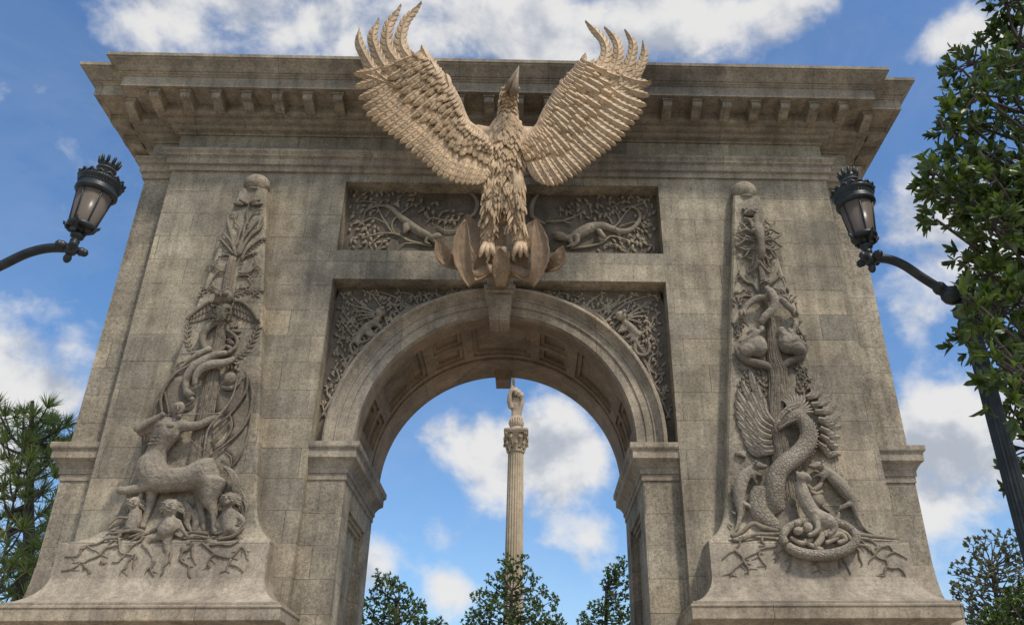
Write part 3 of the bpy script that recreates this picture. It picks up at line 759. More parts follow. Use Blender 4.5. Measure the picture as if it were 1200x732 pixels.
# little people among the roots
def gnome(name, head, torso, limbs, hr, seed, y=-.36):
    mb = MB(); rr = random.Random(seed)
    rball(mb, head[0], head[1], hr, hr*1.15, y, 0, hr*.9, 5)
    rtube(mb, torso, y, 10, .8, 5)
    for l in limbs: rtube(mb, l, y, 8, .9, 4)
    o = remesh(name, mb, M['relief'], L, .024, 1)
    f = MB(); hx, hy = head
    for sx in (-1, 1):
        rball(f, hx+sx*hr*.4, hy-hr*.12, hr*.2, hr*.15, y, 0, 1, 5+hr*.78, 8); rtube(f, [(hx+sx*hr*.1, hy-hr*.2, .9, 6+hr*.8), (hx+sx*hr*.7, hy-hr*.42, 1.0, 5+hr*.75)], y, 6)
        rball(f, hx+sx*hr*.95, hy+hr*.1, hr*.14, hr*.26, y, sx*15, 1.5, 4, 8); rball(f, hx+sx*hr*.5, hy+hr*.3, hr*.3, hr*.24, y, 0, 1.6, 4+hr*.68, 8)
    rtube(f, [(hx, hy-hr*.2, 1.0, 6+hr*.8), (hx, hy+hr*.15, hr*.2, 7+hr*.85), (hx, hy+hr*.25, hr*.16, 6+hr*.8)], y, 8)
    rtube(f, [(hx-hr*.4, hy+hr*.62, .7, 4+hr*.72), (hx, hy+hr*.55, .9, 5+hr*.74), (hx+hr*.4, hy+hr*.62, .7, 4+hr*.72)], y, 6)
    f.build('face', M['relief'], o)
    h = MB()
    for k in range(34):
        a = rr.uniform(-math.pi*.08, math.pi*1.08); x0 = hx+math.cos(a)*hr*.75; y0 = hy-math.sin(a)*hr*.95
        rtube(h, [(x0, y0, 1.6, 5), (x0+math.cos(a)*hr*.5+rr.uniform(-2, 2), y0-math.sin(a)*hr*.3+2, 1.5, 3), (x0+math.cos(a)*hr*.75+rr.uniform(-3, 3), y0+rr.uniform(2, 10), .6, 1)], y, 6)
    h.build('hair', M['relief'], o)
    return o
gnome('goblin_carving', (203,597), [(203,609,8),(200,620,11),(192,627,9)], [[(194,628,6),(181,632,4.5),(171,637,4)],[(171,637,4),(178,648,3),(182,656,2.4)],[(182,656,2.4),(179,664,1.8),(172,671,1)],[(200,628,6),(197,640,4.6),(200,648,3.4)],[(200,648,3.2),(194,660,2.4),(190,670,1.4)],[(210,612,4.5),(216,622,3),(222,630,2)],[(196,612,4),(184,620,3),(178,624,2)]], 9.5, 3, -.44)
gnome('crouching_figure', (160,592), [(162,600,7),(160,612,9),(156,622,8)], [[(156,606,4),(142,614,3),(128,622,1.5)],[(164,606,4),(150,620,3.4),(138,626,2)],[(158,620,6),(150,630,4),(140,632,3)],[(166,586,3),(168,572,2.4),(160,563,1.6)]], 7.5, 4, -.34)
gnome('shouting_figure', (271,588), [(271,600,8),(270,612,9),(272,624,9)], [[(264,606,4.5),(256,616,3.4),(262,626,2.4)],[(278,604,4.5),(287,612,3.4),(280,622,2.4)],[(268,624,6),(258,632,4),(250,630,2)],[(276,624,6),(284,632,4),(280,638,2)]], 8.5, 5, -.36)
m = MB(); rball(m, 271, 592.5, 4, 3.2, -.36, 0, 2.5, 12, 10); m.build('shouting_mouth', M['relief'], L); m = MB(); rtube(m, [(226,600,6,2),(231,610,5,2),(228,622,4,2)], FY, 8); rtube(m, [(216,590,5,3),(222,600,6,3),(220,614,4,3),(226,624,2,3)], FY, 8)
m.build('drapery', M['relief'], L); m = MB()
for k in range(12): rtube(m, [(284+rs.uniform(-3, 3),578+rs.uniform(-4, 6),2.2,3),(289+rs.uniform(-3, 2),590+rs.uniform(-4, 6),2,2),(284+rs.uniform(-4, 4),606+rs.uniform(-4, 8),1,1)], FY, 6)
m.build('flowing_hair', M['relief'], L)
m = MB(); C4 = lambda p: c4(70, 540, 4.88, p)
for q in ([(350,420),(300,440),(220,470),(130,490),(108,540),(30,545)], [(330,480),(260,500),(200,550),(140,580),(110,590),(10,625)], [(140,590),(165,620),(182,636)], [(120,500),(150,482),(200,510)], [(340,440),(350,520),(420,540),(380,610),(345,645)],
          [(430,530),(425,580),(420,612)], [(700,490),(690,550),(740,600),(752,668)], [(760,470),(700,520),(680,570)], [(820,470),(890,530),(980,550),(1040,490),(1070,540),(1080,566)], [(890,530),(850,590),(848,610)], [(980,560),(960,600),(918,632)], [(985,590),(1052,632)], [(760,500),(782,592)],
          [(860,480),(960,480),(1030,450)], [(400,400),(330,430),(280,470)], [(240,570),(262,585)], [(760,440),(800,430),(870,440)], [(480,430),(420,480),(350,560),(300,575)], [(640,520),(600,600),(575,655)], [(545,570),(520,610),(490,640)], [(520,610),(540,655)]):
    roots(m, [C4(q)], DY, 1.5, len(m.v))
for q in ([(350,400,8),(260,400,2)], [(300,420,10),(420,400,14),(480,410,12),(400,440,8)], [(560,400,9),(470,430,11),(400,470,6)], [(850,420,12),(760,410,10),(700,440,7)], [(910,450,10),(1000,430,12),(1060,380,8)], [(890,420,8),(960,400,10),(1040,350,5)], [(400,330,9),(330,330,7),(265,400,3)]):
    rtube(m, [(x, y_, r/4.88) for x, y_, r in C4(q)], -.46, 8, .9, 2)
m.build('root_carving', M['dark_relief'], L)

# ---------------------------------------------------------------- right slab
C5 = lambda p: c4(850, 235, 6.655, p); C6 = lambda p: c4(850, 340, 6.1, p); C7 = lambda p: c4(850, 430, 4.88, p); C8 = lambda p: c4(840, 530, 4.88, p)
def Tr(mb, conv, q, sc, y=FY, n=8, fl=.9, lift=2.5): rtube(mb, [(p[0], p[1], p[2]/sc)+tuple(p[3:]) for p in conv(q)], y, n, fl, lift)
m = MB()
for dx, rr_, lf in ((0, 1, 1.5),):
    rtube(m, [(891+dx*6, 312, 4*rr_, lf), (897+dx*7, 350, 4.5*rr_, lf), (904+dx*9, 385, 5.5*rr_, lf), (907+dx*11, 420, 8*rr_, lf), (911+dx*14, 436, 11*rr_, lf), (911+dx*14, 460, 10.5*rr_, lf), (910+dx*14, 500, 10*rr_, lf), (918+dx*16, 560, 11*rr_, lf), (922+dx*20, 600, 14*rr_, lf), (920+dx*26, 626, 20*rr_, lf)], FY, 10, .55)
bark(m, [(891,312,4),(897,350,4.5),(904,385,5.5),(907,420,8),(911,436,11),(911,460,10.5),(910,500,10),(918,560,11),(922,600,14)], 50, 6)
for q in ([(65,410,4),(80,450,20),(130,500,30),(210,530,34),(290,550,30),(340,590,20)], [(585,405,4),(560,450,20),(510,495,28),(450,520,30),(400,560,22)]): Tr(m, C6, q, 6.1)
for q in ([(110,540,5),(105,580,8),(160,640,11),(215,660,12),(250,720,8)], [(80,650,4),(95,600,7),(130,610,8)], [(60,690,3),(90,740,0.1)], [(410,540,5),(420,580,8),(380,630,11),(350,650,11),(300,700,8)], [(470,645,4),(450,600,8),(420,610,8)], [(170,690,8),(200,720,9)], [(380,690,8),(440,720,6),(440,750,4)], [(310,580,8),(305,610,7)], [(210,590,8),(225,600,6)]): Tr(m, C5, [p if p[2] > 1 else p[:2]+(2,) for p in q], 6.655, lift=1.2)
for q in ([(120,120,5),(90,70,9),(140,45,10),(210,60,8)], [(110,60,5),(150,90,7)], [(460,120,5),(440,60,9),(380,45,10),(330,60,8)], [(430,50,5),(470,90,7)], [(510,260,6),(540,310,8),(575,360,6)], [(70,250,5),(100,280,8),(75,340,6)]): Tr(m, C6, q, 6.1, lift=1)
for poly, n, sd in ((C6([(60,10),(130,0),(130,60),(90,140),(60,130)]), 11, 1), (C6([(420,10),(470,20),(510,120),(490,150),(430,80)]), 10, 2), (C6([(60,240),(150,220),(120,330),(70,350)]), 11, 3), (C6([(500,230),(540,250),(585,370),(540,380),(470,320)]), 13, 4), (C6([(110,580),(260,560),(300,720),(100,740)]), 30, 5), (C6([(500,540),(580,570),(640,720),(510,740)]), 22, 6), (C7([(110,50),(230,20),(240,160),(200,240),(150,180)]), 24, 7), (C7([(400,10),(450,20),(490,150),(420,160)]), 16, 8)):
    leaves_fill(m, poly, FY, n, 6.5, 3.2, lambda x, y_: 90, sd)
for q in ([(330,430,5),(360,460,6),(345,480,5)], [(330,430,5),(300,450,4)], [(640,420,6),(680,450,8),(700,470,6)], [(640,340,8),(600,310,5)], [(690,440,6),(760,440,5)]): Tr(m, C8, q, 4.88, lift=1)
m.build('tree_carving', M['dark_relief'], Rr)
# goat skull with a mane of curling locks, crowned ornament
m = MB()
Tr(m, C5, [(240,230,38,3),(245,290,40,6),(250,350,30,8),(255,410,26,8),(260,450,30,7),(262,490,22,5)], 6.655, n=12)
for sx in (-1, 1):
    rball(m, 886+sx*5.5, 277, 3.6, 3.0, FY, sx*20, 3, 8); rball(m, 889+sx*2.2, 303.5, 1.4, 1.8, FY, 0, 1.5, 9, 8)
    rtube(m, [(885+sx*4, 272, 2.4, 6), (885+sx*8, 262, 2, 5), (885+sx*14, 258, .6, 3)], FY)
rtube(m, [(885,252,3,3),(885,262,4,4),(885,270,4.5,5)], FY)
for k in range(9):
    t = k/8
    for sx in (-1, 1):
        x0 = 886+sx*4+t*3; y0 = 268+t*36; rad = 12+9*math.sin(math.pi*min(1, t*1.05+.12)); ang = math.radians(62-t*125)
        x1 = 886.5+t*3.4+sx*(6+rad*math.cos(ang)*.95); y1 = y0-rad*math.sin(ang)*.55+2
        cur = 3.2*(1 if k % 2 else -1)
        rtube(m, [(x0, y0, 1.5, 4), ((x0+x1)/2, (y0+y1)/2+cur, 1.5, 4), (x1-sx*1, y1-cur*.5, 1.3, 3), (x1+sx*2.4, y1-cur-1, .9, 2), (x1+sx*1, y1-cur*1.4-2, .6, 2)], FY, 7, 1)
        rtube(m, [(x0, y0+2, 1.2, 3), ((x0+x1)/2-sx*2, (y0+y1)/2-cur+2, 1.2, 3), (x1-sx*5, y1+cur*.5+2, .6, 2)], FY, 6, 1)
for sx in (-1, 1): rtube(m, [(889, 308, 1.6, 3), (889+sx*5, 315, 1.7, 3), (889+sx*12, 321, 1.4, 2), (889+sx*14, 317, .8, 2)], FY, 7)
skull = m.build('maned_skull_carving', M['dark_relief'], Rr)
m = MB()
rball(m, 878.5, 251, 8, 4.5, FY, 0, 4, 2); rtube(m, [(871,254,1.2,4),(878,250,1.3,6),(887,253,1.2,4)], FY); rtube(m, [(871,258,1.1,3),(880,260,1.2,4),(889,257,1.1,3)], FY)
for k in range(5): rleaf(m, 878.5+(k-2)*2.4, 248, 90-(k-2)*24, 5.5, 3, FY, 3)
rball(m, 881, 265, 3.2, 4.5, FY, 0, 3, 3)
m.build('palmette_carving', M['relief'], skull)
# rose and crossed snakes
m = MB()
for k in range(3):
    for j in range(5+k): a = j*360/(5+k)+k*20; rball(m, 895+math.cos(R(a))*(1.4+k*1.7), 334-math.sin(R(a))*(1.2+k*1.4), 2.0, 1.5, FY, -a, 1.4, 8-k*1.6, 8)
m.build('rose_carving', M['relief'], Rr)
m = MB()
Tr(m, C6, [(270,20,20,6),(300,60,30,8),(325,120,32,9),(315,180,30,8),(270,220,28,6),(240,260,22,4)], 6.1, n=10)
Tr(m, C6, [(300,100,18,5),(240,85,24,5),(180,105,24,4),(135,145,22,3),(115,190,18,3)], 6.1, n=10); Tr(m, C6, [(330,85,18,5),(390,105,24,5),(430,140,24,4),(465,165,22,3),(490,190,18,3)], 6.1, n=10)
for x, y_, a in ((112,185,70),(485,180,-60)):
    (px, py), = C6([(x, y_)])
    rball(m, px, py, 4.6, 6.4, FY, a*.25, 4, 4); rball(m, px-2, py+1.5, 1.7, 4, FY, 10, 2, 7, 8); rball(m, px+2.2, py+1.5, 1.7, 4, FY, -10, 2, 7, 8)
m.build('crossed_snakes_carving', M['relief'], Rr)
# two sleeping creatures cradled in the boughs
for nm, q in (('l', 0), ('r', 1)):
    mb = MB()
    if q == 0:
        rball(mb, 884, 407, 14.5, 15, FY, -20, 10, 3); rball(mb, 876, 413, 12, 8.5, FY, -25, 9, 4); rtube(mb, [(864,411,1.5,4),(870,404,3,6),(880,398,3,8),(891,391,2.4,8)], FY); rtube(mb, [(864,403,1.5,5),(872,402,2.6,7),(884,394,2.2,9)], FY)
        rtube(mb, [(873,395,1.5,6),(878,392,2.4,8),(884,391,1.2,8)], FY); rball(mb, 890, 388, 4.5, 5, FY, 0, 4, 5)
    else:
        rball(mb, 922, 403, 13, 15, FY, 18, 10, 3); rball(mb, 931, 411, 12, 8.5, FY, 22, 9, 4); rtube(mb, [(944,407,1.5,4),(937,405,3,6),(925,400,3,8),(914,396,2.4,8)], FY)
        rtube(mb, [(926,396,2,7),(929,386,3.2,8),(930,380,1.0,6)], FY); rtube(mb, [(926,398,1.2,9),(921,390,2,8)], FY); rball(mb, 914, 391, 5, 5.5, FY, 0, 4.5, 5); rtube(mb, [(921,405,1.6,9),(928,403,2,9),(934,398,1.5,6)], FY)
    o = remesh('sleeping_creature_carving', mb, M['relief'], Rr, .02, 1)
# crested serpent bird
m = MB()
rtube(m, [(907,507,3,8),(912,501,5.5,8),(919,494,8,8),(927,490,8,8),(935,494,8.5,8),(942,504,9.5,8),(944,516,10.3,8),(939,528,10.6,8),(928,539,10.8,8),(916,548,11,8),(908,559,11.4,7),(905,573,12.2,6),(906,588,12,4),(912,599,10,2)], FY, 14, .85)
rtube(m, [(891,575,10,3),(887,587,11.5,3),(889,600,12,3),(897,611,11.5,3),(909,618,9,2)], FY, 12, .8)
serp = remesh('crested_serpent_carving', m, M['scaly'], Rr, .022, 1)
m = MB()
rball(m, 918.5, 489.5, 3.1, 2.8, FY, 0, 2, 15.5, 10); rball(m, 918.5, 489.5, 1.6, 1.5, FY, 0, 2, 16.5, 8)
rtube(m, [(905,503,1.2,12),(909,494,1.5,14),(916,486,1.4,15),(926,481,1.5,13),(934,478,.8,10)], FY); rtube(m, [(906,511,1,11),(904,506,1.6,12),(908,500,2.2,14)], FY); rtube(m, [(909,508,.6,14),(917,503,.6,16),(928,499,.5,16)], FY)
for k in range(12):
    t = k/11; a = 118-t*112; x0, y0 = 921+t*14, 484+t*5; ln = 18+6*math.sin(t*3.1)
    rtube(m, [(x0, y0, 1.6, 9), (x0+math.cos(R(a))*ln*.5, y0-math.sin(R(a))*ln*.5-2, 1.5, 7), (x0+math.cos(R(a+10))*ln, y0-math.sin(R(a+10))*ln, .5, 3)], FY, 6)
for k in range(22):
    t = k/21; P = spline([(938,490),(950,503),(954,518),(949,534),(938,547),(924,557)], 10); i = int(t*(len(P)-2)); x0, y0 = P[i]; dx, dy = P[i+1][0]-x0, P[i+1][1]-y0; q = math.hypot(dx, dy); nx, ny = dy/q*-1, dx/q
    nx, ny = (-ny if False else -nx, -ny); ln = 5.5*(1-t*.5)
    rtube(m, [(x0, y0, 1.1, 6), (x0+nx*ln*.6, y0+ny*ln*.6-1, .9, 5), (x0+nx*ln+1, y0+ny*ln-3, .4, 2)], FY, 6)
m.build('crest', M['relief'], serp)
for bases, tips, wd in (([(905,498),(903,503),(901,508),(902,514),(903,520),(904,526),(905,531)], [(878,433),(868,446),(863,458),(861,470),(861,482),(863,494),(868,506),(872,517),(876,524)], 8),
                        ([(944,468),(949,476),(953,484),(957,493),(959,503),(959,512),(957,521)], [(957,436),(966,448),(974,461),(980,474),(984,487),(985,500),(984,512),(982,523),(976,533)], 8)):
    m = MB()
    for f, lf in ((1, 2), (.72, 4), (.48, 6)):
        for i, (tx, ty) in enumerate(tips):
            b0 = bases[min(int(i*len(bases)/len(tips)), len(bases)-1)]; tx2, ty2 = b0[0]+(tx-b0[0])*f, b0[1]+(ty-b0[1])*f; s = ppm(tx, ty, FY)
            mx, my = (b0[0]+tx2)/2+(3 if tx < 905 else -3)*-1, (b0[1]+ty2)/2+5*f
            P = []
            for (x, y_, l) in spline([(b0[0], b0[1], lf+1), (mx, my, lf+1), (tx2, ty2, lf)], 5):
                p = at(x, y_, FY); p.y -= l*s; P.append(p)
            feather(m, P, (0, -1, 0), wd*s, 7, s*2, .5, .4, .2)
    ox, sg = (874, -1) if bases[0][0] < 925 else (972, 1)
    for k in range(4): rleaf(m, ox, 530+k*2, (180 if sg < 0 else 0)+sg*(-18+k*16), 13, 5.5, FY, 3)
    m.build('wing', M['relief'], serp)

m = MB()
ring = [(959.5+43*math.cos(a), 630+21*math.sin(a), 4.9+1.5*max(0, math.sin(a)), 0 if math.sin(a) > -.3 else -2) for a in [2*math.pi*i/32+math.pi*.9 for i in range(32)]]
rtube(m, ring, -.58, 12, 1.0, 2, 2)
m.build('tail_ring', M['scaly'], serp)
# small lizards climbing either side
for sx, pts in ((-1, [(885,548),(876,554),(868,565),(865,577),(865,590),(866,605),(862,620),(856,630)]), (1, [(958,548),(968,555),(979,566),(989,578),(998,590),(1003,606),(1011,620),(1024,628),(1046,632)])):
    mb = MB(); rd = [4, 6, 8, 8, 6, 3.4, 2.2, 1.4, .6]
    rtube(mb, [(x, y_, r, 4) for (x, y_), r in zip(pts, rd)], FY, 10, .85); rball(mb, pts[0][0]-0*sx, pts[0][1], 7.5, 5, FY, sx*18, 5, 5); rball(mb, pts[0][0]-sx*7*-1*(-1 if sx < 0 else -1), pts[0][1]+1, 6, 3.2, FY, sx*10, 4, 5)
    for k, (i, dx, dy) in enumerate(((1, -sx*14, 4), (1, -sx*8, 12), (4, -sx*13, 4), (4, -sx*18, 10))):
        x, y_ = pts[i]; rtube(mb, [(x, y_, 4, 5), (x+dx*.5, y_+dy*.2+2, 2.8, 6), (x+dx, y_+dy, 1.8, 4)], FY, 8)
        for q in (-1, 0, 1): rtube(mb, [(x+dx, y_+dy, 1.2, 4), (x+dx-sx*4, y_+dy+q*3+1, .7, 3)], FY, 6)
    lz = remesh('lizard_carving', mb, M['relief'], Rr, .02, 1)
    f = MB(); rball(f, pts[0][0]+sx*2, pts[0][1]-3, 1.8, 1.6, FY, 0, 1.6, 9, 8)
    for k in range(8): i = min(k, len(pts)-2); t = k/8; x = pts[i][0]+sx*6; rtube(f, [(x, pts[i][1]-2, 1.4, 4), (x+sx*4, pts[i][1]-6, .4, 2)], FY, 5)
    rtube(f, [(pts[0][0]-sx*9, pts[0][1]+2, .5, 9), (pts[0][0]-sx*2, pts[0][1]+2, .5, 10), (pts[0][0]+sx*4, pts[0][1]+1, .4, 8)], FY, 5)
    f.build('spines', M['relief'], lz)
# fox cub sitting in the coil with eggs
m = MB(); YY = -.52
T = lambda q, n=10, fl=.9, lift=4: rtube(m, q, YY, n, fl, lift)
T([(936,567,7),(938,575,7.5),(941,585,8.5),(946,595,9),(953,604,9),(963,610,9.5),(970,614,9.5)])
rball(m, 936, 562, 6, 6, YY, 0, 6, 7); T([(939,560,4.5),(943,562,3.4),(947,566,2)], 8, .9, 8)
for ex in (931.5, 938): T([(ex, 558, 2.6), (ex-.5, 553.5, .8)], 7, .6, 7)
T([(950,602,6),(953,612,4.2),(955,622,3.2),(949,628,3),(944,629,2.6)], 8, .9, 7); T([(946,600,5),(950,612,3.4),(951,622,2.6)], 8, .9, 3)
T([(970,614,8),(975,619,5),(972,626,3),(968,628,2.8)], 8, .9, 6); T([(962,615,6),(960,622,3.5),(955,626,2.5)], 8, .9, 4)
T([(976,612,4),(981,607,3),(982,600,1.6)], 8, .9, 2)
fox = remesh('fox_cub_carving', m, M['relief'], Rr, .02, 1)
for x, y_, a, b in ((933.5,623,5.6,5),(945,619,5.6,6),(933,615,4.4,4)):
    m = MB(); rball(m, x, y_, a, b, -.56, -10, 5, 4, 14); m.build('egg', M['relief'], Rr)
m = MB(); rtube(m, [(945,570,2.2,4),(951,575,2.6,4),(958,571,2.6,4),(962,566,1.6,4)], FY); rtube(m, [(948,576,2.2,4),(955,580,2.6,4),(962,577,2,4)], FY); rball(m, 957, 585, 8, 10, FY, 0, 5, 2)
for q in ([(600,460,18),(590,500,20),(560,540,18),(600,560,14)], [(640,490,16),(700,470,18),(730,500,16),(690,520,14)], [(420,490,12),(480,520,14),(540,500,12)], [(620,520,14),(660,500,14),(690,490,10)], [(500,500,12),(530,530,14),(580,550,12)], [(700,450,10),(740,470,12),(760,500,8)]): Tr(m, C8, q, 4.88, -.56, lift=2)
m.build('nest_carving', M['vine'], Rr)
m = MB()
for q in ([(150,480),(130,520),(100,560),(30,610)], [(105,560),(150,605),(130,640),(80,690),(75,710)], [(340,530),(300,540),(230,570),(150,610)], [(250,570),(240,590),(275,640),(280,662)], [(390,560),(420,600),(400,682)], [(800,550),(815,600),(832,642)], [(810,530),(830,530),(890,570),(960,610),(1010,570),(1060,590),(1090,606)], [(960,610),(980,655),(1040,660),(1080,706)], [(980,650),(960,690),(940,706)], [(940,535),(900,590),(868,632)],
          [(720,600),(740,640),(765,695)], [(330,560),(350,600),(340,620)], [(150,610),(180,660),(182,690)], [(930,535),(980,530),(1010,570)], [(560,615),(590,660),(600,690)], [(260,480),(270,520),(240,530)], [(700,620),(700,660)], [(870,560),(850,540),(820,500)]):
    roots(m, [C8(q)], DY, 1.5, len(m.v)+3)
for q in ([(370,470,14),(300,470,12),(220,470,10),(140,500,9),(90,500,14)], [(350,450,10),(260,430,16),(200,410,14),(140,460,12),(80,480,14)], [(800,470,12),(880,480,12),(960,490,9),(1040,495,4)], [(810,490,10),(870,500,10),(910,530,7)]): Tr(m, C8, q, 4.88, -.50, lift=1.5)
m.build('root_carving', M['dark_relief'], Rr)

# ---------------------------------------------------------------- upper sunken panel: branches, leaves, two tree lizards
UY = .355
m = MB(); m.box(-3.305, 3.305, .352, .358, 10.93, 12.605); up = m.build('upper_panel', M['panel'], arch)  # thin sheet whose dark tone paints in the shade of the recess
CL = lambda p: c4(390, 210, 7.06, p); CR = lambda p: c4(600, 210, 6.316, p)
for conv, sc, sticks, poly, body, legs, head, hook, sd, fl in (
    (CL, 7.06, [[(355,200,6),(400,300,7),(460,400,8),(500,460,8)], [(650,230,6),(520,330,8),(490,400,8),(520,460,8)], [(160,380,6),(250,360,8),(340,330,7),(440,375,5)], [(240,500,6),(330,470,7),(420,455,8),(540,465,10),(640,520,11),(820,560,12)], [(440,320,5),(480,260,4)], [(200,200,4),(260,190,5),(350,200,5)], [(720,210,5),(640,230,6)], [(1040,350,8),(930,350,8),(820,330,7),(780,370,5)], [(300,560,4),(360,500,5),(400,470,5)], [(560,570,4),(600,540,6),(690,540,6)], [(860,390,5),(940,440,6),(1040,430,6)], [(250,340,5),(260,390,6),(320,390,4)]],
     CL([(140,110),(700,110),(780,200),(1040,290),(1050,420),(860,400),(620,250),(450,240),(300,330),(480,560),(420,590),(130,590)]), [(255,340,8),(275,275,16),(340,238,20),(420,228,22),(490,250,28),(550,310,34),(610,360,46),(680,420,54),(760,465,50),(810,480,36)], [[(600,400,24),(610,440,26),(590,465,14)],[(780,480,24),(830,520,20),(870,570,10)],[(790,500,16),(770,540,14),(810,560,8)]], (850,500,40), [(1150,130,10),(1185,170,12),(1195,230,12),(1170,300,11),(1120,330,9)], 11, lambda x, y_: 60),
    (CR, 6.316, [[(740,360,8),(770,350,8),(830,270,7),(885,210,6)], [(740,220,5),(780,270,6),(800,330,6)], [(600,250,4),(700,280,6),(740,340,7)], [(430,520,10),(560,505,10),(660,480,9),(740,430,8),(880,470,6),(960,480,5)], [(790,360,6),(880,330,6),(950,330,6),(1000,370,4)], [(250,320,6),(370,315,7),(470,280,6),(540,240,5)], [(380,320,5),(440,335,5)], [(880,470,5),(930,420,5),(920,380,4)], [(740,220,4),(800,180,5),(840,180,4)], [(690,500,5),(760,490,6),(840,520,5)], [(885,210,5),(960,190,5),(1000,150,4)]],
     CR([(480,180),(600,130),(760,130),(1040,130),(1055,550),(640,550),(800,420),(940,350),(880,240),(760,280),(640,330),(480,330),(330,260)]), [(815,250,6),(830,225,11),(880,212,14),(930,240,20),(945,290,22),(920,345,24),(870,385,28),(800,395,32),(730,372,36),(660,355,46),(580,370,58),(500,410,60),(440,445,46),(380,450,36)], [[(640,400,22),(660,430,22),(690,455,12)],[(470,440,28),(480,480,20),(440,520,12)],[(420,460,20),(440,500,14),(400,520,8)]], (350,440,44), [(190,125,9),(160,170,12),(145,230,13),(155,290,12),(240,340,8)], 12, lambda x, y_: 110)):
    mb = MB()
    for q in sticks: rtube(mb, [(x, y_, r/sc) for x, y_, r in conv(q)], UY, 7, .9, 1.5)
    rtube(mb, [(x, y_, r/sc*1.3) for x, y_, r in conv(hook)], UY, 8, .9, 2)
    bl = [(x, y_, 4.5) for x, y_ in [q[:2] for q in conv(body)]]
    leaves_fill(mb, poly, UY, 95, 8.0, 4.1, fl, sd, 1.6, bl)
    mb.build('foliage_carving', M['vine'], arch)
    mb = MB(); rtube(mb, [(x, y_, r/sc*.74, 1.5) for x, y_, r in conv(body)], UY, 12, .9)
    for q in legs: rtube(mb, [(x, y_, r/sc, 4) for x, y_, r in conv(q)], UY, 8, .9)
    (hx, hy, hr), = conv([head]); hr /= sc; rball(mb, hx, hy, hr*1.5, hr*.8, UY, -25 if conv is CL else 20, hr*.7, 4)
    lz = remesh('tree_lizard_carving', mb, M['relief'], arch, .02, 1)

